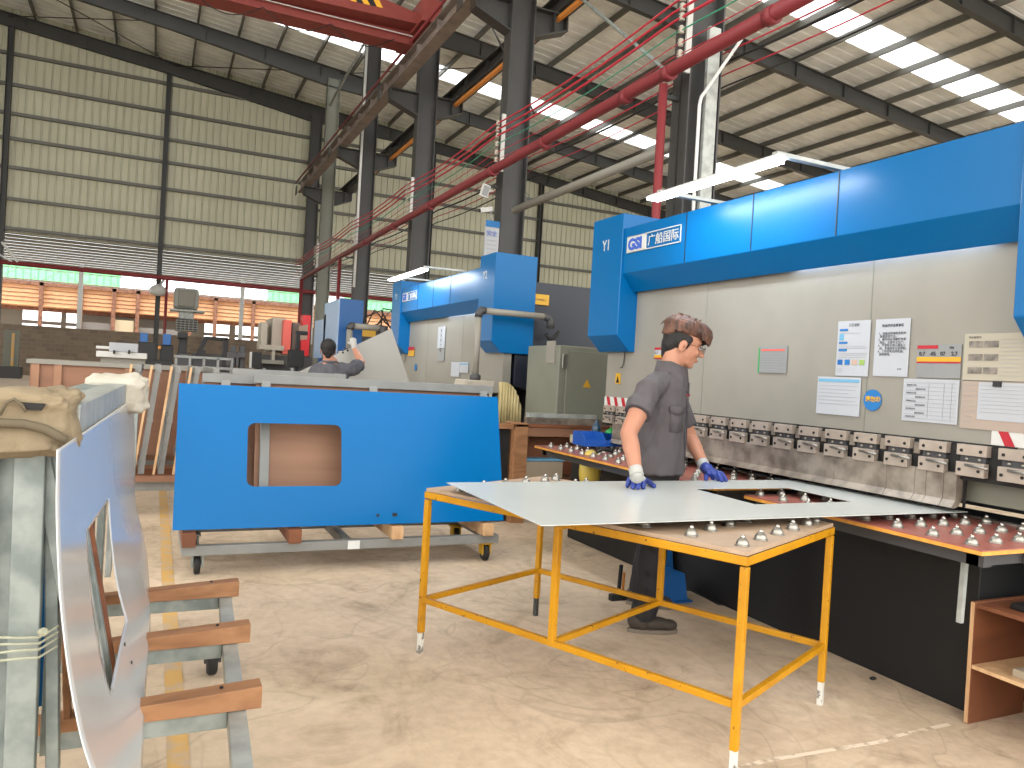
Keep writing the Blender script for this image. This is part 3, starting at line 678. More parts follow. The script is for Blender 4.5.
for dy in (.14, .22, .26): patch(t, yl-dy-.001, yl-dy, zb_+.02, zt_-.02, 'ink_soft', 'table_rule')
for q in range(9): text('table_text', '检查项目记录', .009, 'ink', t, (0, -1, 0), (0, 0, 1), (-1, 0, 0), (3.411, yl-.02-.05*(q % 2), zt_-.034-.0195*q), depth=.0003)
t, yl, yr, zb_, zt_ = prect('paper_form', 'pinkish form with a white sheet clipped on it, below the photo board', 2.49, 2.10, 1.452, 1.222, m='paper_pink')
patch(t, yr-.01, yl-.08, zb_+.045, zt_-.004, 'paper', 'clipped_sheet'); lines(t, yl-.09, yr+.01, [zt_-.02-.017*q for q in range(8)], x=3.4095, h=.0014)
lines(t, yl-.006, yl-.07, [zt_-.02-.024*q for q in range(8)], h=.0012)
MB().box(3.40, 3.41, yl-.185, yl-.15, zt_-.022, zt_+.002).build('bulldog_clip', 'black_paint', t)
t, yl, yr, zb_, zt_ = prect('paper_sleeve', 'grey plastic sleeve with a green edge, right of the worker head', 3.905, 3.655, 1.638, 1.465, m='grey_label')
patch(t, yl-.01, yl, zb_, zt_-.01, 'green_plastic', 'green_edge'); patch(t, yr+.02, yl-.02, zt_-.03, zt_-.02, 'light_red', 'heading_bar'); lines(t, yl-.02, yr+.02, [zt_-.05-.016*q for q in range(7)], h=.003)
t, yl, yr, zb_, zt_ = prect('capacity_sign', 'small red and yellow label behind the worker neck', 5.07, 4.86, 1.64, 1.55, m='paper', grp=None)
patch(t, yr, yl, zt_-.018, zt_, 'red_sign'); patch(t, yr, yl, zb_+.01, zb_+.03, 'yellow_sign'); patch(t, yr, yl, zb_, zb_+.009, 'red_sign')
for i, s in enumerate(('0.7', '05')): text('handwriting', s, .028, 'ink', t, (0, -1, 0), (0, 0, 1), (-1, 0, 0), (3.411, yl-.008-i*.075, zt_-.05), depth=.0003)
# marks on the second brake
D2 = 5.95
for (nm, lab, px0, py0, px1, py1, m) in (('paper_strip', 'tall narrow white sign on the second press brake', 438.5, 327, 444.5, 348, 'paper'), ('paper_strip', 'grey label under the narrow sign on the second press brake', 438, 349, 444, 361, 'grey_label'),
        ('paper_notice', 'white sheet low on the second press brake', 451.5, 362, 459, 377, 'paper'), ('paper_notice', 'white sheet with a blue line low on the second press brake', 460, 362, 468, 373, 'paper'),
        ('sticker', 'small blue round sticker on the second press brake', 414, 363.5, 417, 371, 'mid_blue'), ('capacity_sign', 'small yellow and red label at the far end of the second press brake', 408.5, 349, 414, 356, 'yellow_sign')):
    a = at(px0, py0, x=3.41); b_ = at(px1, py1, x=3.41)
    t = thing(nm, lab, 'sticker' if nm == 'sticker' else 'sign', ((a+b_)/2))
    if nm == 'sticker': MB().lathe((3.413, (a.y+b_.y)/2, (a.z+b_.z)/2), [(.05, 0), (.05, .003)], 20, (-1, 0, 0)).build('disc', m, t)
    else: MB().box(3.408, 3.412, b_.y, a.y, b_.z, a.z).build('paper_sheet', m, t)
    if m == 'yellow_sign': MB().box(3.406, 3.408, b_.y, a.y, a.z-.02, a.z+.03).build('red_band', 'red_sign', t)
    if 'tall' in lab:
        for q in range(5): text('lettering', '安全生产线'[q], .05, 'ink', t, (0, -1, 0), (0, 0, 1), (-1, 0, 0), (3.406, (a.y+b_.y)/2+.03, a.z-.07-q*.065), depth=.0004)
    if 'blue line' in lab: MB().box(3.406, 3.408, b_.y, a.y, a.z-.03, a.z-.015).build('heading_bar', 'lt_blue', t)
# lamps over the brakes
def brake_lamp(label, e0, e1, x, yarm):
    a, b_ = at(*e0, x=x), at(*e1, x=x); y0, y1, z = b_.y, a.y, (a.z+b_.z)/2
    t = thing('tube_lamp', label, 'lamp', (x, (y0+y1)/2, z), 'tube lamps over the machines')
    MB().prism([(x-.05, y0, z+.012), (x+.05, y0, z+.012), (x+.02, y0, z+.035), (x-.02, y0, z+.035)], (0, y1-y0, 0)).build('lamp_housing', 'white_paint', t)
    MB().box(x-.045, x+.045, y0+.02, y1-.02, z-.004, z+.012).build('diffuser', 'tube_glow', t)
    for f_ in yarm: ya = y0+(y1-y0)*f_; MB().bar((x, ya, z+.045), (3.5, ya, z+.045), .04, .022).build('support_arm', 'galv', t)
    return t
brake_lamp('long lit tube lamp hanging in front of the top of the nearest press brake', (651, 202), (781, 158.5), 2.95, (.04, .93))
brake_lamp('lit tube lamp in front of the top of the second press brake', (391, 279.5), (425, 271), 2.95, (.04, .93))
# support tables with ball transfers in front of the brake
def ball(mb_c, mb_b, x, y, z):
    mb_c.lathe((x, y, z), [(.027, 0), (.027, .003), (.0225, .004), (.0225, .012), (.018, .021), (.010, .028)], 14)
    mb_b.ell((x, y, z+.031), (.009, .009, .009), None, 10, 6)
def put_balls(t, pts, z):
    for x, y in pts:
        a, b_ = MB(), MB(); ball(a, b_, x, y, z); q = a.build('ball_transfer', 'chrome', t); b_.build('ball', 'ball_steel', q)
def side_table(label, y0, y1, legs):
    t = thing('support_table', label, 'table', (3.2, (y0+y1)/2, 0), 'red ball tables at the press brake')
    MB().box(2.872, 3.62, y0, y1, .770, .785).build('board_core', 'board_edge', t)
    MB().box(2.874, 3.618, y0+.002, y1-.002, .785, .790).build('board_face', 'red_board', t)
    fr = MB().box(2.93, 2.98, y0+.03, y1-.03, .715, .768).box(3.2, 3.25, y0+.03, y1-.03, .715, .768)
    fr.box(2.93, 3.6, y0+.05, y0+.1, .715, .768).box(2.93, 3.6, y1-.1, y1-.05, .715, .768).build('support_frame', 'cabinet_dark', t)
    MB().box(3.62, 3.66, y0, y1, .765, .80).build('linear_rail', 'chrome', t)
    for yl in legs: MB().bar((3.0, yl, .76), (2.99, yl, .46), .02, .02).build('hanging_bracket', 'galv', t)
    pts = []; y = y0+.095
    while y < y1-.03:
        for i in range(5): pts.append((2.95+.149*i, y))
        y += .167
    put_balls(t, pts, .79); return t
side_table('red topped ball table on the right in front of the punches', 1.87, 3.17, (2.02,))
side_table('long dark red ball table behind the worker', 3.42, 5.66, (3.9,))
# ================================================================== YELLOW BALL TABLE AND SHEET
B0 = Vector((1.873, 2.029, 0)); U = Vector((.9075, .42, 0)).normalized(); V = Vector((-.42, .9075, 0)).normalized()
LU, LV = .92, 1.61
def tp(u, v, z): return B0 + U*u + V*v + Vector((0, 0, z))
t = thing('ball_table', 'yellow steel ball table carrying the white sheet, in front of the worker', 'table', tp(LU/2, LV/2, 0))
def tbox(u0, u1, v0, v1, z0, z1): 
    mb = MB(); return mb.add([tp(u0, v0, z0), tp(u1, v0, z0), tp(u1, v1, z0), tp(u0, v1, z0), tp(u0, v0, z1), tp(u1, v0, z1), tp(u1, v1, z1), tp(u0, v1, z1)],
        [(3, 2, 1, 0), (4, 5, 6, 7), (0, 1, 5, 4), (1, 2, 6, 5), (2, 3, 7, 6), (3, 0, 4, 7)])
def join(*ms):
    o = MB()
    for q in ms: o.add(q.v, q.f)
    return o
W = .028
join(tbox(0, LU, 0, .004, .743, .775), tbox(0, LU, LV-.004, LV, .743, .775), tbox(0, .004, 0, LV, .743, .775), tbox(LU-.004, LU, 0, LV, .743, .775),
     tbox(0, W, 0, LV, .743, .747), tbox(LU-W, LU, 0, LV, .743, .747), tbox(0, LU, 0, W, .743, .747), tbox(0, LU, LV-W, LV, .743, .747), tbox(0, LU, LV/2-.02, LV/2+.02, .735, .765)).build('top_frame', 'yellow_paint', t, bevel=.0015)
for (u0, v0, lo) in ((0, 0, -1), (LU-W, 0, -1), (0, LV-W, -1), (LU-W, LV-W, -1), (0, LV*.5, 0), (LU-W, LV*.5, 0)):
    zl = .10 if lo else .245
    l = tbox(u0, u0+W, v0, v0+W, zl, .738).build('leg', 'yellow_paint', t, bevel=.003)
    if lo: tbox(u0+.003, u0+W-.003, v0+.003, v0+W-.003, 0, .105).build('leg_tip', 'white_chipped' if (u0, v0) != (LU-W, LV-W) else 'grey_steel', l)
zr0, zr1 = .245, .271
for n_, a in (('lower_rail', (W, LU-W, .003, .026)), ('lower_rail', (W, LU-W, LV-.026, LV-.003)), ('lower_rail', (W, LU-W, LV*.5+.003, LV*.5+.026)),
              ('lower_rail', (.003, .026, W, LV-W)), ('lower_rail', (LU-.026, LU-.003, W, LV-W))):
    tbox(*a, zr0, zr1).build(n_, 'yellow_paint', t, bevel=.002)
tbox(.006, LU-.006, .006, LV*.62, .776, .792).build('plywood_top', 'board_tan', t, bevel=.001)
tbox(.006, LU-.006, LV*.62+.002, LV-.006, .776, .792).build('plywood_top', 'board_tan', t, bevel=.001)
pts = []
for j in range(8):
    for i in range(6):
        p = tp(.092+.164*i if i < 5 else LU-.075, .062+.2*j, 0); pts.append((p.x, p.y))
put_balls(t, pts, .792)
# the sheet
ZS = .8325
def flat_sheet(name, outer, hole, z, th, m, parent=None):
    """rectangle with a rectangular hole as one closed plate (outer, hole: 4 corners in the same order)"""
    vs = [Vector((p[0], p[1], z+dz)) for dz in (0, th) for p in outer+hole]
    f = []
    for i in range(4):
        j = (i+1) % 4
        f += [(8+i, 8+j, 12+j, 12+i), (j, i, 4+i, 4+j), (i, j, 8+j, 8+i), (4+j, 4+i, 12+i, 12+j)]
    return MB().add(vs, f)
ou = [(1.248, 2.372), (3.492, 2.356), (3.492, 3.382), (1.262, 3.376)]
ho = [(2.480, 2.662), (3.096, 2.672), (3.112, 3.101), (2.494, 3.108)]
tag(flat_sheet('s', ou, ho, ZS, .0025, 'x').build('sheet_metal', 'sheet_white'), 'white coated metal sheet with a cut-out window lying on the ball tables', 'metal sheet')
# ================================================================== CART WITH BLUE PANEL
def lean(x, v, base=5.05, top=5.28, z0=.30, z1=1.185): return Vector((x, base+(top-base)*v, z0+(z1-z0)*v))
t = thing('panel_cart', 'steel cart on castors under the large blue panel', 'cart', (1.3, 5.3, 0))
MB().box(.20, 2.32, 5.06, 5.12, .135, .195).box(.20, 2.32, 5.75, 5.81, .135, .195).box(.20, .26, 5.12, 5.75, .135, .195).box(2.26, 2.32, 5.12, 5.75, .135, .195).box(1.2, 1.26, 5.12, 5.75, .135, .195).build('base_frame', 'frame_grey', t, bevel=.004)
for x in (.24, .87, 1.55, 2.22):
    MB().box(x-.04, x+.04, 5.02, 5.82, .197, .285).build('wood_block', 'wood_brown' if x < 1 else 'wood_pale', t, bevel=.004)
MB().box(.28, 2.3, 5.68, 5.73, .2, .25).build('wooden_rail', 'wood_brown', t)
for (x, y) in ((.30, 5.16), (2.24, 5.12), (.30, 5.72), (2.24, 5.72)):
    w_ = MB().lathe((x-.018, y, .062), [(.03, 0), (.055, .0), (.062, .006), (.062, .03), (.055, .036), (.03, .036)], 22, (1, 0, 0)).build('castor_wheel', 'black_rubber', t)
    MB().lathe((x-.021, y, .062), [(.03, 0), (.03, .042)], 14, (1, 0, 0)).build('wheel_hub', 'warm_grey', w_)
    MB().box(x-.035, x-.024, y-.035, y+.03, .05, .13).box(x+.024, x+.035, y-.035, y+.03, .05, .13).box(x-.045, x+.045, y-.045, y+.045, .122, .134).build('fork', 'yellow_sign' if x > 1 else 'galv_dull', w_)
MB().box(1.22, 1.3, 5.055, 5.06, .137, .193).build('tape_patch', 'tape', t)
# blue panel with rounded window
def rr(x0, x1, v0, v1, r, n=6):
    c = []
    for cx, cy, a0 in ((x1-r, v1-r, 0), (x0+r, v1-r, 90), (x0+r, v0+r, 180), (x1-r, v0+r, 270)):
        for i in range(n+1):
            a = R(a0+90*i/n); c.append((cx+r*Cc(a), cy+r*S(a)))
    return c
def window_panel(pt, W0, W1, H1, win, r, th, nrm):
    """plate with a rounded window: ring between an outer loop matched to the inner loop"""
    inner = rr(*win, r); out = []
    cx, cy = (win[0]+win[1])/2, (win[2]+win[3])/2
    k = len(inner)//4
    cor = [(W1, H1), (W0, H1), (W0, 0), (W1, 0)]
    for q in range(4):
        for i in range(k): out.append(cor[q])
    mb = MB(); n = len(inner)
    N_ = Vector(nrm)*th
    vin = [pt(*p) for p in inner]; 
    ov = [pt(*p) for p in cor]
    base = vin + ov
    vs = base + [p+N_ for p in base]; M = n+4; f = []
    for q in range(4):
        for i in range(k-1):
            a = q*k+i; f.append((n+q, a, a+1))
        a = q*k+k-1; b_ = (q*k+k) % n; f.append((n+q, a, b_, n+(q+1) % 4))
    g = [tuple(v+M for v in x[::-1]) for x in f]
    f2 = [(i, i+M, (i+1) % n+M, (i+1) % n) for i in range(n)] + [(n+(i+1) % 4, n+(i+1) % 4+M, n+i+M, n+i) for i in range(4)]
    mb.add(vs, f+g+f2); return mb
PW = window_panel(lambda x, v: lean(x, v), .145, 2.345, 1.0, (.565, 1.17, .285, .735), .05, .003, (0, 1, -.25))
t = thing('sheet_metal', 'large bright blue metal panel with a rounded window, standing on the cart', 'metal panel', (1.25, 5.05, .3))
PW.build('panel_sheet', 'blue_panel', t)
MB().add([lean(1.405, .055)+Vector((0, -.002, 0)), lean(1.425, .055)+Vector((0, -.002, 0)), lean(1.425, .075)+Vector((0, -.002, 0)), lean(1.405, .075)+Vector((0, -.002, 0))], [(0, 1, 2, 3)]).build('punched_hole', 'hole_black', t)
MB().add([lean(1.515, .055)+Vector((0, -.002, 0)), lean(1.55, .055)+Vector((0, -.002, 0)), lean(1.55, .08)+Vector((0, -.002, 0)), lean(1.515, .08)+Vector((0, -.002, 0))], [(0, 1, 2, 3)]).build('punched_hole', 'hole_black', t)
# frames behind the blue panel
def lean_frame(label, x0, x1, yb, yt, z0, z1, posts, m='frame_grey', ply=None, w=.06, grp='steel frames on the panel cart'):
    t = thing('tube_grid', label, 'frame', ((x0+x1)/2, yb, z0), grp)
    def q(x, v): return Vector((x, yb+(yt-yb)*v, z0+(z1-z0)*v))
    dv = w/2/(z1-z0)
    mb = MB(); mb.bar(q(x0, dv), q(x1, dv), .04, w); mb.bar(q(x0, 1-dv), q(x1, 1-dv), .04, w)
    for x in posts: mb.bar(q(x, 0), q(x, 1), w, .034, (0, 1, 0))
    mb.build('tube_frame', m, t, bevel=.002)
    if ply: 
        MB().bar(q((x0+x1)/2, .03)+Vector((0, .03, 0)), q((x0+x1)/2, .965)+Vector((0, .03, 0)), x1-x0-.04, .012, (0, 1, 0)).build('plywood_infill', ply, t)
    return t
lean_frame('grey tube frame with plywood right behind the blue panel', .62, 2.40, 5.30, 5.52, .29, 1.262, (.70, 1.45, 2.32), ply='plywood')
lean_frame('grey tube frame with red-brown boards, second behind the blue panel', .30, 2.35, 5.42, 5.64, .29, 1.25, (.45, .95, 1.5, 2.3), ply='plywood_red')
lean_frame('bare grey tube frame third behind the blue panel, its top just showing', .5, 1.3, 5.56, 5.76, .29, 1.29, (.56, .9, 1.24))
# A-frame cart with tall slanted frames, left of the blue panel
t = thing('frame_cart', 'low grey cart under the slanted frames left of the blue panel', 'cart', (.1, 8, 0))
MB().box(-.55, 1.3, 7.2, 7.27, .2, .28).box(-.55, 1.3, 8.9, 8.97, .2, .28).box(-.55, -.48, 7.27, 8.9, .2, .28).box(1.2, 1.3, 7.27, 8.9, .2, .28).build('base_frame', 'frame_grey', t, bevel=.004)
for y_ in (7.12, 8.6): MB().box(-.5, 1.2, y_, y_+.08, .285, .33).build('wooden_rail', 'plywood_red', t)
for (x, y) in ((-.25, 7.3), (1.1, 7.3), (-.25, 8.85), (1.1, 8.85)):
    w_ = MB().lathe((x-.02, y, .08), [(.03, 0), (.07, 0), (.08, .008), (.08, .034), (.07, .04), (.03, .04)], 18, (1, 0, 0)).build('castor_wheel', 'black_rubber', t)
    MB().box(x-.035, x-.026, y-.04, y+.04, .07, .19).box(x+.026, x+.035, y-.04, y+.04, .07, .19).build('fork', 'galv_dull', w_)
FL = ['leftmost of the slanted grey frames with pale wood strips', 'second slanted grey frame from the left, with a pale wood strip', 'third slanted grey frame from the left, with a pale wood strip', 'fourth slanted grey frame, close to the blue panel', 'last slanted grey frame, half hidden behind the blue panel']
for i, lab in enumerate(FL):
    xb = -.22+.155*i; xt = xb+.10; y0, y1 = 7.25, 8.8
    t = thing('slanted_frame', lab, 'frame', (xb, 7.3, .335), 'slanted frames on the low cart')
    def q(y, v, off=0.): return Vector((xb+(xt-xb)*v+off, y, .335+.93*v))
    mb = MB(); mb.bar(q(y0, .03), q(y1, .03), .05, .06); mb.bar(q(y0, .97), q(y1, .97), .05, .06)
    for y in (y0+.03, y0+.55, y0+1.05, y1-.03): mb.bar(q(y, 0), q(y, 1), .056, .043, (1, 0, 0))
    mb.bar(q(y0, .5), q(y1, .5), .05, .05)
    mb.build('tube_frame', 'frame_grey', t, bevel=.002)
    if i < 4: MB().bar(q(y0-.02, 0, -.055), q(y0-.02, 1.0, -.055), .05, .018, (1, 0, 0)).build('wood_strip', 'wood_pale', t)
# ================================================================== PLYWOOD CRATE and low things behind
t = thing('plywood_crate', 'long red-brown plywood crate with a grey top edge behind the padded rack', 'crate', (-.6, 9.4, 0))
MB().box(-1.15, .55, 9.2, 9.7, .12, 1.2).build('crate_side', 'plywood_red', t)
MB().box(-1.18, .6, 9.16, 9.74, 1.2, 1.245).build('top_edge', 'warm_grey', t)
for x in (-1.1, -.9, -.25, .35): MB().box(x-.035, x+.035, 9.17, 9.2, .1, 1.2).build('batten', 'plywood', t)
MB().box(-1.15, .55, 9.2, 9.28, 0, .12).box(-1.40, .55, 9.62, 9.7, 0, .12).build('skid', 'wood_brown', t)
# ================================================================== LEFT FOREGROUND: trolley, rack, padded top, leaning silver sheet
ra, rb_ = at(225.5, 597, z=.25), at(243, 768, z=.25)
dr = (rb_-ra).normalized()
r0 = ra - dr*.08; r1 = ra + dr*2.6
t = thing('rack_trolley', 'galvanised trolley with three wedge-topped cross arms at the lower left', 'trolley', (0, 3, 0))
MB().bar((r0.x, r0.y, .222), (r1.x, r1.y, .222), .055, .056).build('side_rail', 'galv', t, bevel=.003)
MB().bar((r0.x-1.25, r0.y, .222), (r1.x-1.25, r1.y, .222), .055, .056).build('side_rail', 'galv', t, bevel=.003)
arms = [((238, 590), (150, 599)), ((249, 634), (150, 643)), ((260, 697), (145, 713))]
for i, (pe, pl) in enumerate(arms):
    e = at(pe[0], pe[1], z=.27); y = e.y; xr = r0.x+(r1.x-r0.x)*(r0.y-y)/(r0.y-r1.y)
    MB().box(xr-1.2, xr-.03, y-.03, y+.03, .195, .25).build('cross_arm', 'galv_dull', t, bevel=.003)
    w_ = MB().prism([(e.x-1.0, y-.045, .252), (e.x, y-.045, .252), (e.x, y-.045, .322), (e.x-1.0, y-.045, .262)], (0, .075, 0)).build('wood_wedge', 'wood_orange', t, bevel=.003)
    MB().lathe((e.x-.12, y-.01, .318), [(.006, 0), (.006, .004)], 8).build('screw_head', 'hole_black', w_)
for y in (r0.y-.35, r0.y-2.2):
    for dx in (-.02, -1.2):
        x = r0.x+dx-.05
        w_ = MB().lathe((x-.02, y, .07), [(.03, 0), (.062, 0), (.07, .008), (.07, .032), (.062, .04), (.03, .04)], 18, (1, 0, 0)).build('castor_wheel', 'black_rubber', t)
        MB().box(x-.034, x-.024, y-.035, y+.035, .06, .19).box(x+.024, x+.034, y-.035, y+.035, .06, .19).box(x-.04, x+.04, y-.04, y+.04, .18, .194).build('fork', 'cabinet_dark', w_)
# rack frame (leaning frames bundled on the trolley)
t = thing('frame_rack', 'bundle of upright galvanised steel tubes with a long grey top beam, at the left edge', 'rack', (-.3, 3, .25))
n0, n1 = at(80, 400, z=1.22), at(128, 381, z=1.22)
MB().bar((n0.x-.035, 2.28, 1.17), (n1.x-.035, n1.y, 1.17), .085, .085).build('top_beam', 'galv', t, bevel=.004)
MB().bar((n0.x-.14, 2.28, 1.165), (n1.x-.14, n1.y, 1.165), .085, .075).build('top_beam', 'galv_dull', t, bevel=.004)
yn = 2.22
def upright(pt, pb, y, w, m, nm='upright_tube', ztop=1.13, zb=.262):
    a = at(pt[0], pt[1], y=y); b_ = at(pb[0], pb[1], y=y); d = (b_-a)/(b_.z-a.z)
    MB().bar(a+d*(ztop-a.z), a+d*(zb-a.z), w, .05, (0, 1, 0)).build(nm, m, t, bevel=.003)
upright((32, 440), (20, 768), yn, .066, 'galv_dull')
upright((52, 440), (53, 768), yn+.05, .03, 'galv_dull')
upright((12, 440), (0, 700), yn+.04, .046, 'galv_dull')
upright((62, 500), (69, 768), yn+.32, .018, 'wood_orange', 'wood_strip')
upright((2, 440), (-16, 700), yn+.08, .02, 'wood_brown', 'wood_strip')
upright((-14, 440), (-30, 700), yn, .06, 'galv_dull')
upright((45, 480), (40, 768), yn+.5, .035, 'blue_paint', 'blue_strip', ztop=1.1)
upright((20, 480), (6, 768), yn+.5, .03, 'blue_paint', 'blue_strip', ztop=1.1)
for i, (px, w, m) in enumerate(((84, .06, 'galv_dull'), (94, .05, 'galv'), (101.5, .05, 'wood_orange'), (108, .05, 'galv_dull'), (113.5, .05, 'galv'), (120, .045, 'wood_orange'), (125, .05, 'galv_dull'))):
    yq = at(px, 415, x=-.17).y
    q = Vector((at(57, 450, y=1.84).x+(at(133.5, 398, y=4.45).x-at(57, 450, y=1.84).x)*(yq-1.84)/2.61-.06, yq, 0))
    MB().box(q.x-.012, q.x+.014, q.y-w/2-.05, q.y+w/2+.05, .27, 1.19-.008*i).build('upright_tube' if 'galv' in m else 'wood_strip', m, t, bevel=.002)
for (px0, py0, px1, py1) in ((103, 545, 112, 640),):
    pass
for y_ in (2.6, 3.3): MB().box(-.34, -.28, y_, y_+.06, .262, 1.12).build('inner_tube', 'galv_dull', t, bevel=.003)

for z in (.62, .635, .65, .60):
    a = at(-8, 632, y=2.16); 
    MB().tube([(at(-20, 600, y=2.16).x, 2.17, z+.01*S(z*90)), (at(20, 600, y=2.16).x, 2.165, z), (at(42, 600, y=2.18).x, 2.17, z-.004), (at(60, 600, y=2.2).x, 2.2, z+.012)], .0035, 5).build('wrap_strand', 'film', t)
MB().ell(at(43, 632, y=2.16), (.012, .008, .011)).build('wrap_knot', 'film', t)
def lumpy(cx, cy, cz, sx, sy, sz, seed, amp, nu=44, nv=30, pw=.35):
    def fn(u, v):
        a = 2*math.pi*u; b = math.pi*(v-.5)
        sg = lambda w_, p: math.copysign(abs(w_)**p, w_)
        p = Vector((sx*sg(Cc(b), pw)*sg(Cc(a), pw), sy*sg(Cc(b), pw)*sg(S(a), pw), sz*sg(S(b), pw)))
        n = noise.noise(Vector((p.x*9+seed, p.y*9, p.z*22)))+.5*noise.noise(Vector((p.x*25+seed, p.y*25, p.z*45)))+.22*noise.noise(Vector((p.x*60+seed, p.y*60, p.z*120)))
        return Vector((cx, cy, cz)) + p*(1+amp*n)
    return MB().grid(fn, nu, nv)
t = thing('padding_cloth', 'cream cloth padding tied round the near top end of the rack', 'cloth', (-.4, 2.2, 1.18))
c0, c1 = at(-40, 412, y=2.15), at(73, 412, y=2.15)
lumpy((c0.x+c1.x)/2, 2.25, 1.168, (c1.x-c0.x)/2, .13, .078, 3, .24, nu=80, nv=50).build('cloth_wrap', 'cream_cloth', t)
hq = at(33, 406, y=2.118)
MB().prism([(hq.x-.025, 2.112, hq.z+.008), (hq.x+.026, 2.112, hq.z+.006), (hq.x+.018, 2.112, hq.z-.010), (hq.x-.018, 2.112, hq.z-.009)], (0, .012, 0)).build('dark_gap', 'hole_black', t)
pts = [at(px, py, y=2.105) for px, py in ((-20, 426), (0, 423), (25, 424), (45, 429), (58, 436), (67, 441))]
MB().tube(pts, .011, 8).build('tie_strap', 'strap_dark', t)
pts = [at(px, py, y=2.108) for px, py in ((0, 415), (6, 403), (14, 399), (22, 405), (26, 412))]
MB().tube(pts, .004, 6).build('cloth_fold', 'strap_dark', t)
q = at(118, 384, y=4.05)
t = thing('padding_cloth', 'white cloth bundle round the far top end of the rack', 'cloth', q)
lumpy(q.x, 4.1, 1.16, .13, .16, .09, 11, .25, pw=.5).build('cloth_wrap', 'white_cloth', t)
# leaning silver sheet (bowed)
def lerp(a, b_, u): return a+(b_-a)*u
def curve(ps):
    def f(u):
        k = len(ps)-1; i = min(int(u*k), k-1); w_ = u*k-i
        p = [ps[max(i-1, 0)], ps[i], ps[i+1], ps[min(i+2, k)]]
        return .5*((2*p[1])+(-p[0]+p[2])*w_+(2*p[0]-5*p[1]+4*p[2]-p[3])*w_*w_+(-p[0]+3*p[1]-3*p[2]+p[3])*w_**3)
    return f
near = curve([at(57, 450, y=1.84), at(56.5, 520, y=1.83), at(61, 610, y=1.80), at(73, 700, y=1.77), at(93, 775, y=1.74), at(138, 860, y=1.70)])
far = curve([at(133.5, 398, y=4.45), at(134.5, 440, y=4.44), at(134, 475, y=4.42), at(136, 505, y=4.40), at(142, 530, y=4.38), at(147, 556, y=4.36)])
bot = curve([at(138, 860, y=1.70), at(142, 770, z=.27), at(145, 700, z=.27), at(150, 628, z=.27), at(149.5, 590, z=.27), at(147, 556, y=4.36)])
top = curve([at(57, 450, y=1.84), lerp(at(57, 450, y=1.84), at(133.5, 398, y=4.45), .5), at(133.5, 398, y=4.45)])
n0_, n1_, f0_, f1_ = near(0), near(1), far(0), far(1)
def sheet(u, v):
    # the bottom curve is given by distance along Y: match it to u
    yy = lerp(n1_.y, f1_.y, u); lo, hi = 0., 1.
    for _ in range(18):
        m_ = (lo+hi)/2
        if bot(m_).y < yy: lo = m_
        else: hi = m_
    b_ = bot((lo+hi)/2)
    return lerp(near(v), far(v), u) + (b_-lerp(n1_, f1_, u))*v**1.5
hu0, hu1, hv0, hv1 = .19, .43, .31, .78
NU, NV = 56, 40
us = sorted(set([i/NU for i in range(NU+1) if abs(i/NU-hu0) > .008 and abs(i/NU-hu1) > .008]+[hu0, hu1])); vs_ = sorted(set([j/NV for j in range(NV+1) if abs(j/NV-hv0) > .01 and abs(j/NV-hv1) > .01]+[hv0, hv1]))
mb = MB(); mb.v = [sheet(u, v) for v in vs_ for u in us]; w_ = len(us)
for j in range(len(vs_)-1):
    for i in range(w_-1):
        um, vm = (us[i]+us[i+1])/2, (vs_[j]+vs_[j+1])/2
        if hu0 < um < hu1 and hv0 < vm < hv1: continue
        mb.f.append((j*w_+i, j*w_+i+1, (j+1)*w_+i+1, (j+1)*w_+i)); mb.sm.append(True)
t = thing('sheet_metal', 'bowed silvery metal sheet with a window cut-out leaning on the trolley at the left', 'metal panel', bot(.4))
mb.build('panel_sheet', 'sheet_silver', t, solid=.0025)
for uu, vv in ((.50, .93), (.515, .99)):
    q = sheet(.36, vv-.12); MB().ell(q+Vector((.002, 0, 0)), (.002, .006, .009)).build('punched_hole', 'hole_black', t)
rack = bpy.data.objects['frame_rack']
for (uu, w, m) in ((.205, .045, 'galv_dull'), (.265, .03, 'wood_orange'), (.30, .03, 'galv'), (.345, .05, 'galv_dull'), (.39, .025, 'wood_brown')):
    a_, b_ = sheet(uu, .04), sheet(uu, .97); mid = sheet(uu, .5); off = max(0, (a_.x+b_.x)/2-mid.x)+.045
    MB().bar(Vector((b_.x-off, b_.y, .262)), Vector((a_.x-off, b_.y, 1.1)), .04, w, (0, 1, 0)).build('upright_tube' if 'galv' in m else 'wood_strip', m, rack, bevel=.002)
# ================================================================== RIGHT: wooden shelf box under the brake
t = thing('wooden_shelf', 'reddish wooden shelf box standing at the foot of the press brake, right edge', 'shelf', (3.2, 1.8, 0))
ys, xs, xe = 2.09, 3.16, 3.53
MB().box(xs, xe, ys-.018, ys, 0, .515).build('side_panel', 'wood_brown', t, bevel=.002)
MB().box(xs, xe, 1.32, 1.338, 0, .515).build('side_panel', 'wood_brown', t, bevel=.002)
MB().box(xs+.01, xe, 1.34, ys-.018, .49, .508).build('top_panel', 'wood_brown', t, bevel=.002)
MB().box(xs+.0, xe-.02, 1.34, ys-.018, .235, .252).build('shelf_board', 'wood_pale', t, bevel=.002)
MB().box(xe-.01, xe, 1.34, ys-.018, .1, .49).build('back_panel', 'wood_brown', t)
MB().box(xs-.003, xs, ys-.016, ys-.001, .005, .512).build('edge_strip', 'wood_pale', t)
tag(MB().box(3.24, 3.5, 1.5, 1.98, .509, .535).build('black_tray', 'machine_black', bevel=.006), 'flat black tray lying on top of the wooden shelf box', 'tray')
t = thing('cardboard_piece', 'small grey packet on the middle board of the wooden shelf box', 'packet', (3.25, 1.9, .253))
MB().box(3.2, 3.3, 1.86, 1.93, .253, .285).build('packet_body', 'cardboard', t, bevel=.003)
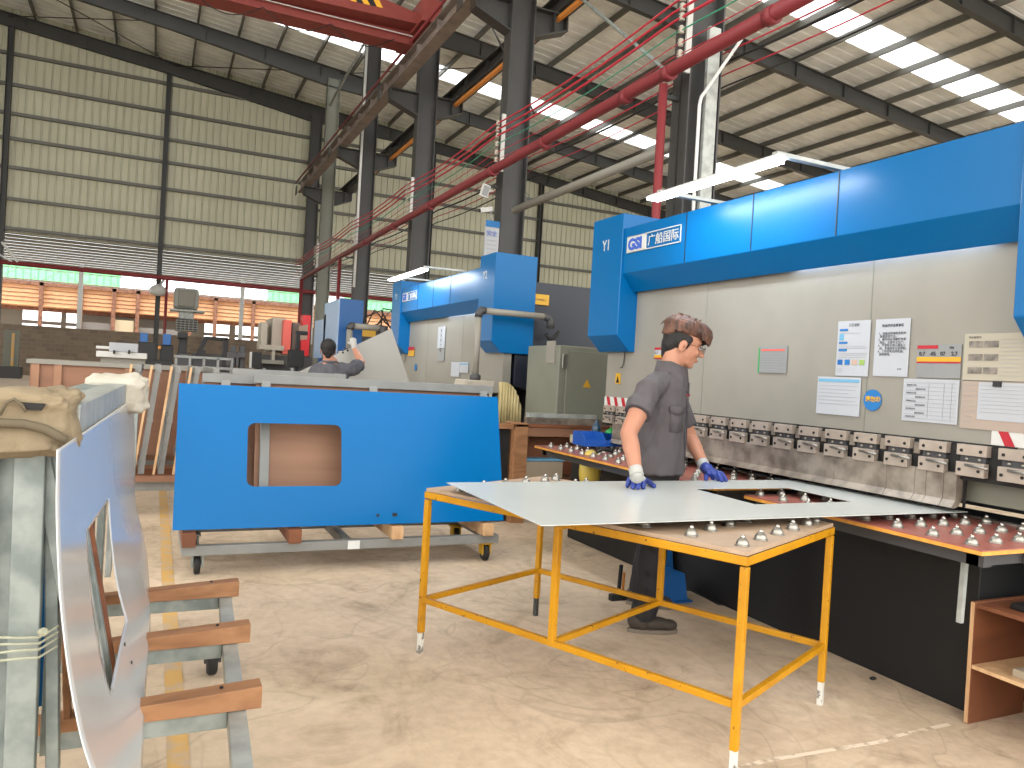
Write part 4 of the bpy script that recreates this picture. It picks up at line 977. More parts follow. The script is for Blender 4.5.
# stool and small things by the worker
t = thing('step_stool', 'blue plastic step stool on the floor behind the worker', 'stool', (2.99, 3.95, 0))
def taper(x0, x1, y0, y1, z0, z1, d):
    return MB().add([(x0, y0, z0), (x1, y0, z0), (x1, y1, z0), (x0, y1, z0), (x0+d, y0+d, z1), (x1-d, y0+d, z1), (x1-d, y1-d, z1), (x0+d, y1-d, z1)],
                    [(3, 2, 1, 0), (4, 5, 6, 7), (0, 1, 5, 4), (1, 2, 6, 5), (2, 3, 7, 6), (3, 0, 4, 7)])
taper(2.82, 3.10, 3.86, 4.08, 0.0, .175, .02).build('stool_body', 'blue_stool', t, bevel=.008)
MB().box(2.80, 3.12, 3.84, 4.10, 0, .012).build('stool_rim', 'blue_stool', t, bevel=.003)
t = thing('step_stool', 'second blue plastic stool farther back, seen between the worker leg and the table leg', 'stool', (3.17, 4.28, 0))
taper(3.09, 3.25, 4.2, 4.36, 0, .42, .03).build('stool_body', 'blue_stool', t, bevel=.01)
q = at(618, 600, z=.0)
t = thing('hand_brush', 'black and orange handled brush standing behind the worker heel', 'brush', (q.x, q.y, 0))
MB().bar((q.x, q.y, .04), (q.x+.01, q.y, .22), .022, .016).build('handle', 'black_rubber', t, bevel=.004)
MB().bar((q.x+.03, q.y, .04), (q.x+.035, q.y, .17), .012, .012).build('orange_grip', 'orange_bar', t)
MB().box(q.x-.06, q.x+.06, q.y-.02, q.y+.02, 0, .04).build('brush_head', 'black_rubber', t, bevel=.004)
pts = [at(px, py, z=.006) for px, py in ((676, 590), (690, 590), (705, 597), (718, 604), (735, 606), (760, 615))]
tag(MB().tube(pts, .006, 6).build('floor_cable', 'black_rubber'), 'thin black cable on the floor beside the blue stool', 'cable')
q = at(873, 680, z=0); tag(MB().ell((q.x, q.y, .008), (.02, .012, .008), None, 8, 5).build('metal_scrap', 'black_rubber'), 'small dark scrap lying on the floor before the black apron', 'scrap')
# ================================================================== BETWEEN AND BEHIND THE BRAKES
a = at(560, 345, y=6.6); b_ = at(606, 345, y=6.6)
t = thing('electrical_cabinet', 'grey-green electrical cabinet between the two press brakes', 'cabinet', ((a.x+b_.x)/2, 6.9, 0))
MB().box(a.x, b_.x+.25, 6.6, 7.3, .05, a.z+.0).build('cabinet_body', 'cabinet_grey', t, bevel=.01)
MB().box(a.x+.08, b_.x+.2, 6.585, 6.6, .15, a.z-.05).build('door', 'cabinet_grey', t, bevel=.004)
MB().box(a.x, b_.x+.25, 6.6, 7.3, 0, .05).build('plinth', 'cabinet_dark', t)
q = at(565, 361, y=6.58); MB().box(q.x-.03, q.x+.03, 6.57, 6.585, q.z-.07, q.z+.07).build('door_handle', 'chrome', t, bevel=.004)
q = at(587, 384, y=6.58); MB().prism([(q.x-.045, 6.578, q.z-.035), (q.x+.045, 6.578, q.z-.035), (q.x, 6.578, q.z+.045)], (0, .006, 0)).build('warning_triangle', 'yellow_sign', t)
q = at(551, 353, x=a.x-.005); MB().box(a.x-.012, a.x, q.y-.09, q.y+.09, q.z-.1, q.z+.12).build('side_label', 'warm_grey', t)
q = at(545, 298, y=7.55)
t = thing('warning_sign', 'yellow warning plate high on the dark side of the second press brake', 'sign', q)
MB().box(q.x-.12, q.x+.07, 7.585, 7.60, q.z-.075, q.z+.04).build('plate', 'yellow_sign', t)
text('lettering', '当心机械伤人', .025, 'ink', t, (1, 0, 0), (0, 0, 1), (0, -1, 0), (q.x-.11, 7.584, q.z-.03), depth=.0005)
def control_arm(label, y, pe, pk, pb_, con, r=.034):
    e = at(*pe, y=y); k_ = at(*pk, y=y); bt = at(*pb_, y=y); zc = (e.z+k_.z)/2
    t = thing('control_pendant', label, 'control panel', k_)
    MB().tube([(e.x, y, zc), (k_.x+.05, y, zc)], r, 12).build('boom_pipe', 'warm_grey', t)
    MB().tube([(k_.x+.07, y, zc), (k_.x+.03, y, zc+.005), (k_.x+.005, y, zc-.03), (k_.x, y, zc-.07)], r*1.25, 12).build('elbow', 'cabinet_dark', t)
    MB().tube([(k_.x, y, zc-.07), (k_.x, y, bt.z)], r, 12).build('down_pipe', 'warm_grey', t)
    MB().tube([(e.x-.02, y, zc), (e.x+.04, y, zc-.01), (e.x+.06, y, zc-.06), (e.x+.06, y, zc-.12)], r*1.3, 12).build('rear_elbow', 'cabinet_dark', t)
    MB().lathe((k_.x, y, bt.z-.03), [(r*1.5, 0), (r*1.7, .01), (r*1.7, .05), (r*1.2, .06)], 16).build('swivel', 'cabinet_dark', t)
    return t, k_, bt
t, k_, bt = control_arm('grey pendant arm with a beige console box at the second press brake', 7.42, (546, 318), (479, 309), (473, 377), None)
MB().prism([(k_.x-.17, 7.25, bt.z-.03), (k_.x+.15, 7.25, bt.z-.03), (k_.x+.10, 7.25, bt.z-.45), (k_.x-.27, 7.25, bt.z-.45)], (0, .3, 0)).build('console_box', 'beige_machine', t, bevel=.008)
MB().prism([(k_.x-.15, 7.24, bt.z-.05), (k_.x-.10, 7.24, bt.z-.05), (k_.x-.18, 7.24, bt.z-.43), (k_.x-.23, 7.24, bt.z-.43)], (0, .01, 0)).build('console_edge', 'paper_warm', t)
pts = [at(546, 334, y=7.5)+Vector((.02*i, 0, -.05*S(i*.5))) for i in range(9)]
tag(MB().tube(pts, .02, 8).build('flexible_hose', 'black_rubber'), 'black flexible hose above the grey electrical cabinet', 'hose')
# cream folded cover on the near side of the second brake
t = thing('bellows_cover', 'cream pleated curved cover beside the dark machine side', 'cover', (3.4, 7.35, .9))
cx, cy = at(500, 422, y=7.35).x, at(500, 422, y=7.35).z
mb = MB()
def bel(u, v):
    a_ = math.pi*.5*u; rr_ = .22+.0*v
    w_ = .010*math.cos(u*math.pi*14)
    return Vector((cx-.02+(.23)*S(a_)*v + w_*0, 7.30+w_, cy-.02+.42*Cc(a_)*(.0+v)))
n = 26; vs = []; 
for j in range(n+1):
    u = j/n; x = cx-.05+.27*u; h = .42*math.sqrt(max(0, 1-(max(0, u-.15)/.86)**2.2)); w_ = .018*math.cos(j*math.pi*.62)
    vs += [(x, 7.3+w_, cy-.05), (x, 7.3+w_, cy+h)]
mb.add(vs, [(2*i, 2*i+2, 2*i+3, 2*i+1) for i in range(n)], True); mb.build('pleated_cover', 'cream_curtain', t, solid=.01)
MB().box(cx-.04, cx+.22, 7.27, 7.33, 0, cy-.052).build('support_plate', 'cabinet_dark', t)
# work bench
y = 6.35
def X_(px, py=440): return at(px, py, y=y).x
def Z_(py, px=550): return at(px, py, y=y).z
t = thing('work_bench', 'wooden work bench behind the long dark red ball table', 'bench', (X_(560), y+.3, 0))
MB().box(X_(515), X_(528), y, y+.1, 0, Z_(424)).build('leg', 'wood_orange', t, bevel=.004)
MB().box(X_(515), X_(528), y+.14, y+.22, 0, Z_(424)).build('leg', 'wood_orange', t, bevel=.004)
MB().box(X_(612), X_(622), y, y+.1, 0, Z_(424)).build('leg', 'wood_orange', t, bevel=.004)
MB().box(X_(528), X_(612), y+.01, y+.06, Z_(437), Z_(428)).build('front_rail', 'plywood_red', t, bevel=.003)
MB().box(X_(515), X_(622), y, y+.24, Z_(428)+.002, Z_(425)).build('bench_top', 'wood_brown', t, bevel=.003)
MB().box(X_(528), X_(612), y+.02, y+.23, Z_(482), Z_(480)).build('lower_shelf', 'plywood_red', t)
MB().box(X_(528), X_(612), y+.2, y+.23, Z_(478), Z_(430)).build('back_board', 'wood_brown', t)
for i, (p0_, p1_, z0_, zh) in enumerate(((528, 612, 0, .06), (531, 600, .062, .04))):
    zz_ = Z_(425)+z0_
    tag(MB().box(X_(p0_), X_(p1_), y+.05+.03*i, y+.11+.03*i, zz_, zz_+zh).build('steel_bar', 'galv' if i else 'punch_steel', bevel=.003), ['lower long steel bar lying on the wooden work bench', 'upper long steel bar lying on the wooden work bench'][i], 'bar')
tag(MB().box(X_(527), X_(566), y+.03, y+.19, Z_(480)+.006, Z_(462)).build('cardboard_box', 'cardboard', bevel=.004), 'grey-brown box on the lower shelf of the wooden work bench', 'box')
tag(MB().box(X_(526), X_(567), y+.025, y+.195, Z_(462)+.004, Z_(460)+.004).build('box_lid', 'lt_blue', bevel=.002), 'pale blue lid lying on the grey-brown box', 'lid')
t = thing('bench_shelf', 'narrow dark bench with a wooden front right beside the blue panel edge', 'bench', (X_(508), y+.4, 0))
MB().box(X_(495), X_(514), y+.02, y+.06, Z_(430), Z_(425)).build('front_rail', 'wood_orange', t); MB().box(X_(495), X_(514), y+.1, y+.24, 0, Z_(430)).build('dark_body', 'black_paint', t)
# small things on the long ball table
zt_ = .8
q0 = at(573, 446.5, z=zt_); q1 = at(586, 447.5, z=zt_)
tag(MB().box(q0.x, q1.x, q0.y-.03, q0.y+.06, .827, .895).build('white_block', 'paper_warm', bevel=.004), 'small whitish block on the far end of the long ball table', 'block')
def bin_(name, label, pa, pb, ztop, m='blue_plastic'):
    a_, b2 = at(*pa, z=zt_+.03), at(*pb, z=zt_+.03); t = thing(name, label, 'bin', ((a_+b2)/2))
    x0, x1, y0, h = a_.x, b2.x, a_.y, ztop
    MB().box(x0, x1, y0, y0+.2, .827, .835).build('bin_base', m, t)
    MB().prism([(x0, y0, .835), (x0, y0+.2, .835), (x0, y0+.2, .835+h), (x0, y0+.06, .835+h), (x0, y0, .835+h*.45)], (.006, 0, 0)).build('side_wall', m, t)
    MB().prism([(x1-.006, y0, .835), (x1-.006, y0+.2, .835), (x1-.006, y0+.2, .835+h), (x1-.006, y0+.06, .835+h), (x1-.006, y0, .835+h*.45)], (.006, 0, 0)).build('side_wall', m, t)
    MB().box(x0+.006, x1-.006, y0+.194, y0+.2, .835, .835+h).build('rear_wall', m, t)
    MB().box(x0+.006, x1-.006, y0, y0+.006, .835, .835+h*.45).build('front_lip', m, t)
    MB().box(x0+.01, x1-.01, y0+.01, y0+.19, .8352, .85).build('small_parts', 'galv', t)
bin_('parts_bin', 'open blue plastic parts bin, left of the pair on the long ball table', (585, 446), (604, 446), .10)
bin_('parts_bin', 'blue plastic parts bin touching the worker arm, with a green cap on it', (605, 446), (622, 446), .09)
q = at(613, 433, z=.93); tag(MB().lathe((q.x, at(613, 446, z=.83).y+.1, .926), [(.05, 0), (.045, .015), (.02, .035), (.004, .05)], 14).build('green_cap', 'green_plastic'), 'bright green cone cap on the blue bin beside the worker', 'cap')
q = at(592, 436, z=.83); tag(MB().lathe((3.42, 5.60, .827), [(.04, 0), (.04, .13), (.03, .15), (.018, .16), (.018, .185), (.012, .19)], 18).build('water_bottle', 'bottle_dark'), 'dark blue bottle standing behind the blue parts bins', 'bottle')
q = at(598, 440, z=.83)
t = thing('yellow_tray', 'yellow plastic tray behind the blue parts bins', 'tray', (q.x, q.y+.4, .827))
for (a_, b_, c_, d_) in ((3.22, 3.36, 5.50, 5.505), (3.22, 3.36, 5.635, 5.64), (3.22, 3.225, 5.505, 5.635), (3.355, 3.36, 5.505, 5.635)): MB().box(a_, b_, c_, d_, .827, .90).build('tray_wall', 'yellow_plastic', t)
MB().box(3.225, 3.355, 5.505, 5.635, .827, .833).build('tray_floor', 'yellow_plastic', t)
q = at(604, 452, z=.83); tag(MB().tube([q+Vector((-.06, 0, .0)), q+Vector((0, .02, .02)), q+Vector((.08, 0, .005))], .015, 8).build('black_tool', 'black_rubber'), 'black hand tool lying before the blue bins', 'tool')
a_ = at(588, 478, y=5.3)
t = thing('yellow_bag', 'yellow plastic sack hanging below the far end of the long ball table', 'bag', (at(590, 465, y=5.0).x, 5.0, .7))
q = at(590, 468, y=5.0); MB().ell((q.x, 5.0, q.z-.02), (.09, .06, .16), None, 20, 14).build('sack_body', 'yellow_plastic', t)
# ================================================================== FARTHER MACHINES
xf = 3.25
yn_ = at(338, 340, x=xf).y
zt3 = at(338, 299, x=xf).z; xe3 = at(362, 340, y=yn_).x; yfar = at(315, 340, x=xf).y; z0 = at(338, 360, x=xf).z
t = thing('press_brake', 'small silver and blue press brake behind the second worker', 'press brake', (xf+.3, yn_, 0))
MB().box(xf, xe3, yn_, yn_+.5, .9, zt3).build('end_box', 'deep_blue', t, bevel=.01)
MB().box(xf-.02, xf-.001, yn_, yn_+1.4, at(325, 358, x=xf).z, zt3-.02).box(xf-.02, xf-.001, yfar-1.2, yfar, at(325, 358, x=xf).z, zt3-.35).build('front_column', 'sky_blue_paint', t)
MB().box(xf-.02, xf+.3, yn_+1.4, yfar-1.2, at(325, 322, x=xf).z, zt3-.25).build('front_cover', 'sky_blue_paint', t, bevel=.01)
MB().box(xf+.0, xf+.35, yn_+1.4, yfar-1.2, at(325, 332, x=xf).z, at(325, 322, x=xf).z).build('blue_beam', 'deep_blue', t)
MB().box(xf+.12, xf+.4, yn_+.5, yfar-.3, .9, at(325, 331, x=xf).z).build('ram_plate', 'machine_grey', t)
MB().box(xf+.0, xf+.3, yfar-1.2, yfar-.4, .9, zt3-.5).build('far_box', 'deep_blue', t)
MB().box(xf-.04, xf-.02, yn_+3.3, yn_+4.4, zt3-.75, zt3-.4).build('name_label', 'pale_pink', t)
MB().box(xf+.0, xe3, yn_+.5, yfar, 0, .9).build('lower_body', 'dark_navy', t)
MB().box(xe3, xe3+1.5, yn_+.3, yfar-.5, 0, zt3-.7).build('rear_body', 'cabinet_dark', t)
t2, k_, bt = control_arm('pale pendant arm at the small silver and blue press brake', yn_-.4, (380, 329), (350, 325), (349, 350), None, .06)
MB().box(k_.x-.2, k_.x+.2, yn_-.6, yn_-.4, bt.z-.5, bt.z-.03).build('console_box', 'beige_machine', t2, bevel=.01)
t = thing('control_housing', 'dark machine unit with tangled cables above it, right of the small press brake', 'machine unit', (at(372, 330, y=18).x, 18, 0))
a_ = at(360, 330, y=18); b_ = at(388, 330, y=18); MB().box(a_.x, b_.x, 18, 19, 0, at(370, 325, y=18).z).build('housing', 'black_paint', t)
q = at(366, 333, y=17.95); MB().box(q.x-.22, q.x+.22, 17.9, 17.98, q.z-.15, q.z+.15).build('yellow_plate', 'yellow_sign', t)
for j in range(5):
    q = at(361+j*5, 327, y=18.3); MB().tube([q, q+Vector((.1+.1*S(j), 0, .25+.2*S(j*2))), q+Vector((.5, .1, .3+.15*Cc(j*3))), q+Vector((.8, 0, -.1))], .02, 5).build('cable_loop', 'black_rubber', t)
# red and beige machine
def pbox(t, name, m, px0, px1, py0, py1, y, dep, bev=.01):
    a_ = at(px0, (py0+py1)/2, y=y); b_ = at(px1, (py0+py1)/2, y=y); zt_ = at((px0+px1)/2, py0, y=y).z; zb_ = at((px0+px1)/2, py1, y=y).z
    if name in ('base', 'lower_base', 'foot_pole', 'lower_body', 'dark_base', 'post', 'upright', 'right_column'): zb_ = 0
    return MB().box(a_.x, b_.x, y, y+dep, max(0, zb_), zt_).build(name, m, t, bevel=bev)
t = thing('punching_machine', 'beige machine with bright red door panels left of the silver and blue press', 'machine', (at(285, 340, y=21.4).x, 21.9, 0))
pbox(t, 'cabin', 'beige_machine', 272, 286, 318, 352, 21.4, 1.5); pbox(t, 'red_door', 'light_red', 283, 291, 320, 354, 21.0, .3); pbox(t, 'red_door', 'red_machine', 302, 310, 315, 356, 21.0, .4)
pbox(t, 'grey_cabin', 'warm_grey', 292, 303, 323, 352, 21.4, 1.2); pbox(t, 'left_column', 'beige_machine', 261, 267, 322, 350, 21.4, .8); pbox(t, 'cross_beam', 'beige_machine', 259, 284, 345, 350, 20.9, .5)
pbox(t, 'lower_base', 'cabinet_dark', 262, 312, 356, 372, 21.1, 1.5); pbox(t, 'table_slab', 'warm_grey', 258, 284, 360, 364, 20.7, 1); pbox(t, 'support_post', 'beige_machine', 272, 275, 350, 362, 20.9, .3)
t = thing('monitor_console', 'black tilted operator console before the red door panels', 'console', (at(297, 355, y=17.5).x, 17.5, 0))
pbox(t, 'screen_housing', 'black_paint', 289, 304, 350, 367, 17.5, .25); pbox(t, 'stand', 'black_paint', 296, 300, 334, 350, 17.6, .1); pbox(t, 'swing_arm', 'black_paint', 296, 308, 331, 335, 17.6, .12); pbox(t, 'foot_pole', 'black_paint', 295, 298, 367, 395, 17.6, .1)
t = thing('monitor_console', 'black tilted operator console standing left of the beige machine', 'console', (at(258, 360, y=17.5).x, 17.5, 0))
pbox(t, 'screen_housing', 'black_paint', 252, 262, 352, 368, 17.5, .25); pbox(t, 'foot_pole', 'black_paint', 256, 259, 368, 395, 17.6, .1); pbox(t, 'white_edge', 'white_paint', 250.5, 252, 352, 368, 17.5, .25)
# drilling and bending machines far left
t = thing('bending_machine', 'black machine with two bright blue caps below the dark wall post', 'machine', (at(152, 355, y=20).x, 20, 0))
pbox(t, 'body', 'black_paint', 138, 156, 342, 360, 20, 1); pbox(t, 'blue_cap', 'blue_stool', 140, 148, 333, 342, 20, .7); pbox(t, 'blue_cap', 'blue_stool', 163, 171, 334, 345, 20, .7); pbox(t, 'right_body', 'black_paint', 160, 173, 345, 362, 20.1, .8)
pbox(t, 'base', 'black_paint', 138, 173, 360, 376, 20, 1); pbox(t, 'orange_lamp', 'orange_bar', 158, 161, 346, 349, 20, .1)
t = thing('drill_press', 'tall black machine column to the right of the blue-capped machine', 'machine', (at(182, 350, y=20).x, 20, 0))
pbox(t, 'column', 'black_paint', 179, 187, 334, 353, 20, .5); pbox(t, 'head', 'black_paint', 178, 188, 332, 338, 19.8, .7); pbox(t, 'base', 'cabinet_dark', 177, 189, 353, 376, 20, .6)
t = thing('bending_machine', 'black open frame machine with a slanted arm in front of the brick wall', 'machine', (at(212, 350, y=20).x, 20, 0))
pbox(t, 'right_column', 'black_paint', 223, 228, 338, 362, 20, .5); pbox(t, 'top_beam', 'black_paint', 205, 228, 337, 340, 20, .4)
a_ = at(196, 358, y=20); b_ = at(206, 338, y=20); MB().bar(a_, b_, .1, .2).build('slanted_arm', 'black_paint', t); pbox(t, 'base', 'cabinet_dark', 192, 230, 354, 376, 20.1, .7)
a_ = at(199, 357, y=19.8); b_ = at(204, 350, y=19.8); MB().bar(a_, b_, .1, .12).build('lever', 'black_paint', t)
for px, lab in ((233, 'dark upright tool post left of the white outside post'), (242, 'dark upright tool post right before the white outside post')):
    t = thing('tool_post', lab, 'machine', (at(px, 360, y=16).x, 16, 0))
    pbox(t, 'post', 'cabinet_dark', px-3, px+2, 346, 392, 16, .2); pbox(t, 'clamp', 'cabinet_dark', px-5, px+4, 352, 358, 15.9, .3); pbox(t, 'jaw', 'cabinet_dark', px-6, px-3, 356, 366, 15.9, .2)
t = thing('feeding_machine', 'long white feeding machine on top level behind the plywood crate', 'machine', (at(120, 350, y=14).x, 14, 0))
pbox(t, 'long_bed', 'white_paint', 96, 147, 352, 358, 14, .8); pbox(t, 'raised_cover', 'paper', 109, 138, 343, 352, 14, .6); pbox(t, 'left_arm', 'white_paint', 96, 110, 346, 349, 14, .2); pbox(t, 'lower_body', 'warm_grey', 100, 145, 358, 380, 14.1, .6)
for px in (113, 128): pbox(t, 'dark_knob', 'black_paint', px, px+2, 350, 354, 13.9, .1)
t = thing('lattice_frame', 'pale ladder-like steel frame standing behind the slanted frames', 'frame', (at(200, 362, y=11).x, 11, 0))
pbox(t, 'top_rail', 'frame_grey', 174, 232, 356.5, 359, 11, .06, .002); pbox(t, 'lower_rail', 'frame_grey', 174, 232, 366.5, 369, 11, .06, .002)
for px in (174, 188, 202, 216, 230): pbox(t, 'upright', 'frame_grey', px, px+2.4, 358, 398, 11, .06, .002)
t = thing('steel_stock', 'long low rack of grey tubes crossing behind the blue panel top', 'rack', (at(260, 372, y=10).x, 10, 0))
for k_i, (p0_, p1_, py) in enumerate(((205, 300, 369), (230, 330, 373), (176, 250, 372))): pbox(t, 'stock_tube', 'frame_grey', p0_, p1_, py, py+2.2, 10+.2*k_i, .07, .002)
for px in (215, 235, 262, 290): pbox(t, 'upright', 'frame_grey', px, px+2.5, 368, 410, 10.3, .06, .002)
t = thing('metal_door', 'dark grey metal gate leaf with a yellow strip outside at the left edge', 'gate', (at(8, 350, y=40).x, 40, 0))
pbox(t, 'gate_leaf', 'cabinet_grey', 3, 19, 330, 368, 40, .2); pbox(t, 'yellow_strip', 'floor_yellow', 11, 14, 333, 366, 39.9, .08); pbox(t, 'dark_base', 'cabinet_dark', -20, 20, 366, 373, 39.5, .8)
# evaporative air cooler
t = thing('air_cooler', 'grey box-shaped air cooler mounted high beside the dark wall post', 'air cooler', at(187, 300, y=36.3))
hb = pbox(t, 'housing', 'ac_grey', 174, 199, 288, 309, 36.2, 1.0, .12); pbox(t, 'front_grille', 'warm_grey', 178, 195.5, 290, 307, 36.12, .1, .05); pbox(t, 'platform', 'galv', 170, 205, 309.5, 311.5, 36.0, 1.2)
pbox(t, 'duct', 'galv', 179, 194, 311, 319, 36.3, .8, .02); g = pbox(t, 'outlet_box', 'cabinet_dark', 176, 198, 319, 331, 36.2, .9, .03)
for i in range(6):
    px = 176.5+i*4.1; pbox(g, 'vertical_bar', 'ac_grey', px, px+.5, 319.5, 330.5, 36.12, .06, 0)
for i in range(5): pbox(g, 'horizontal_bar', 'ac_grey', 176, 198, 320.5+i*2.4, 321+i*2.4, 36.10, .06, 0)
t = thing('dome_lamp', 'round white dome lamp on the dark wall post by the air cooler', 'lamp', at(158, 290, y=36.6))
q = at(158, 290, y=36.6); MB().lathe((q.x, 36.6, q.z-.25), [(.05, 0), (.3, .05), (.36, .25), (.25, .4), (.1, .5)], 16).build('lamp_body', 'white_paint', t)
q = at(167, 281, y=36.9); MB().bar((q.x-.3, 36.8, q.z-.3), (q.x-.1, 36.9, q.z+.1), .08, .08).build('lamp_arm', 'white_paint', t)
t = thing('air_cooler', 'small air outlet with a slanted white bracket at the left under the canopy', 'bracket', at(10, 262, y=36.6))
q0, q1 = at(2, 242, y=36.5), at(18, 262, y=36.5); MB().bar(q0, q1, .1, .1).build('slanted_bracket', 'white_paint', t); q2 = at(-8, 250, y=36.5); MB().bar(q2, at(12, 262, y=36.5), .07, .07).build('slanted_bracket', 'white_paint', t)
# ================================================================== PEOPLE
def capsule(mb, a, b_, r0, r1, flat0=False, flat1=False, ex=1., side=None, seg=20):
    """tapered limb piece, optionally elliptical across `side`"""
    a, b_ = Vector(a), Vector(b_); d = (b_-a); L_ = d.length; d.normalize()
    if side is None: _, u, n = ortho(d)
    else: u = (Vector(side)-d*Vector(side).dot(d)).normalized(); n = d.cross(u)
    prof = []
    if not flat0: prof += [(-r0*Cc(x*math.pi/12), r0*S(x*math.pi/12)) for x in (.4, 2, 4)]
    prof += [(0, r0), (L_, r1)]
    if not flat1: prof += [(L_+r1*S(x*math.pi/12), r1*Cc(x*math.pi/12)) for x in (2, 4, 5.6)]
    vs = []
    for h, r_ in prof:
        for j in range(seg):
            A = 2*math.pi*j/seg; vs.append(a+d*h+u*r_*ex*Cc(A)+n*r_*S(A))
    k = len(prof)
    mb.add(vs, [(i*seg+j, i*seg+(j+1) % seg, (i+1)*seg+(j+1) % seg, (i+1)*seg+j) for i in range(k-1) for j in range(seg)] + [tuple(range(seg))[::-1], tuple((k-1)*seg+j for j in range(seg))], True)
    return mb
def crumple(o, amp, sc):
    me = o.data; ns = [v.normal.copy() for v in me.vertices]
    for v, n_ in zip(me.vertices, ns):
        c = v.co; v.co = c + n_*(amp*noise.noise(Vector((c.x*sc, c.y*sc, c.z*sc*.55+c.x*sc*.5))) + amp*.5*noise.noise(Vector((c.x*sc*2.3, c.y*sc*2.3, c.z*sc*1.2))))
    me.update(); return o
def chain(mb, pts, rs, **k):
    for i in range(len(pts)-1): capsule(mb, pts[i], pts[i+1], rs[i], rs[i+1], **k)
    return mb
def fused(mb, name, m, parent, vox=.008, smooth=6, fac=.5, dec=None):
    o = mb.build(name+'_tmp', m)
    k = o.modifiers.new('r', 'REMESH'); k.mode = 'VOXEL'; k.voxel_size = vox; k.use_smooth_shade = True
    k = o.modifiers.new('s', 'SMOOTH'); k.factor = fac; k.iterations = smooth
    bpy.context.view_layer.update()
    me = bpy.data.meshes.new_from_object(o.evaluated_get(bpy.context.evaluated_depsgraph_get()))
    bpy.data.objects.remove(o)
    me.transform(Matrix.Translation(-parent_loc(parent))); me.materials.clear(); me.materials.append(MATS[m])
    me.polygons.foreach_set('use_smooth', [True]*len(me.polygons))
    me.name = name
    n = bpy.data.objects.new(name, me); COL.objects.link(n); n.parent = parent; return n
def rot_from(f, up=(0, 0, 1)):
    f = Vector(f).normalized(); l = Vector(up).cross(f).normalized(); u = f.cross(l); return f, l, u
def make_head(body, c, f, l, u, s):
    """adds a head to the body blob; c: skull centre, f forward, l left, u up"""
    P_ = lambda x, y, z: c + f*x*s + l*y*s + u*z*s
    M = Matrix(((f.x, l.x, u.x), (f.y, l.y, u.y), (f.z, l.z, u.z)))
    e = lambda x, y, z, a, b_, d: body.ell(P_(x, y, z), (a*s, b_*s, d*s), M, 24, 16)
    e(-.012, 0, .02, .094, .074, .088)          # cranium
    e(.022, 0, -.03, .066, .062, .078)          # face
    e(.030, 0, -.078, .050, .046, .036)         # jaw
    e(.066, 0, -.098, .019, .022, .016)         # chin
    e(.060, 0, .022, .028, .052, .018)          # brow
    e(.072, .026, -.028, .018, .022, .018); e(.072, -.026, -.028, .018, .022, .018)   # cheeks
    capsule(body, P_(.084, 0, .004), P_(.108, 0, -.030), .008*s, .0125*s)            # nose
    e(.096, .010, -.034, .010, .007, .007); e(.096, -.010, -.034, .010, .007, .007)
    e(.084, 0, -.060, .011, .022, .007); e(.081, 0, -.070, .011, .019, .007)       # mouth
    return P_, M
def face_details(t, P_, M, s, lips=True, glasses=True):
    for sy in (-1, 1):
        ear = MB().ell(P_(-.006, sy*.074, -.022), (.019*s, .008*s, .031*s), M, 14, 10)
        ear.ell(P_(.000, sy*.080, -.012), (.014*s, .006*s, .018*s), M, 12, 8)
        o = ear.build('ear', 'skin', t); MB().ell(P_(-.001, sy*.0838, -.018), (.006*s, .003*s, .013*s), M, 10, 6).build('ear_hollow', 'skin_dark', o)
        MB().ell(P_(.083, sy*.030, -.003), (.008*s, .014*s, .0065*s), M, 12, 8).build('eye', 'paper', t)
        MB().ell(P_(.089, sy*.032, -.004), (.004*s, .005*s, .0055*s), M, 10, 6).build('iris', 'hair_black', t)
        MB().tube([P_(.092, sy*.012, .020), P_(.092, sy*.03, .026), P_(.078, sy*.05, .018)], .0032*s, 6).build('eyebrow', 'hair_black', t)
        MB().tube([P_(.092, sy*.016, .003), P_(.091, sy*.03, .007), P_(.080, sy*.046, -.001)], .0018*s, 6).build('eyelid', 'hair_black', t)
    MB().ell(P_(.0915, 0, -.062), (.005*s, .017*s, .0036*s), M, 14, 6).ell(P_(.0885, 0, -.069), (.006*s, .014*s, .0045*s), M, 14, 6).build('lips', 'lips', t)
    if glasses:
        g = thing_none('glasses', t)
        for sy in (-1, 1):
            ring = [P_(.106, sy*.033+.024*Cc(a), -.006+.018*S(a)) for a in [i*math.pi/8 for i in range(17)]]
            g.tube(ring, .0012*s, 5, caps=False)
            g.tube([P_(.105, sy*.057, .0), P_(.06, sy*.078, .0), P_(.0, sy*.082, -.004)], .0014*s, 5)
        g.tube([P_(.106, .010, -.002), P_(.109, 0, .001), P_(.106, -.010, -.002)], .0012*s, 5)
        go = g.build('glasses', 'glasses_frame', t)
        for sy in (-1, 1): MB().ell(P_(.1055, sy*.033, -.006), (.0008*s, .023*s, .017*s), M, 16, 8).build('lens', 'glass_lens', go)
def thing_none(n, t): return MB()
# ------------------------------------------------------------------ worker at the table
px_root = Vector((2.62, 3.56, 0))
W1 = thing('person', 'young worker in a grey short-sleeved work shirt and gloves, leaning over the white sheet', 'person', px_root)
neck = at(670, 368, y=3.50); hc = at(684, 343, y=3.48)
shR = at(649, 390, y=3.36); shL = at(673, 394, y=3.68)
elR = at(628.5, 433, y=3.27); wrR = at(636.5, 474, y=3.10)
elL = at(690, 437, y=3.66); wrL = at(704, 466, y=3.50)
chest = at(664, 408, y=3.51); belly = at(661, 448, y=3.53); pel = at(659, 470, y=3.58); pel.z = .93
tf = Vector((.75, -.66, 0)).normalized(); tl = Vector((0, 0, 1)).cross(tf)   # torso facing, his left
ff, fl, fu = rot_from((.80, -.50, -.30))
body = MB()
HS = 1.10
P_, M_ = make_head(body, hc, ff, fl, fu, HS)
capsule(body, P_(-.03, 0, -.045), neck+Vector((0, 0, -.03)), .055*HS, .058, ex=1.)
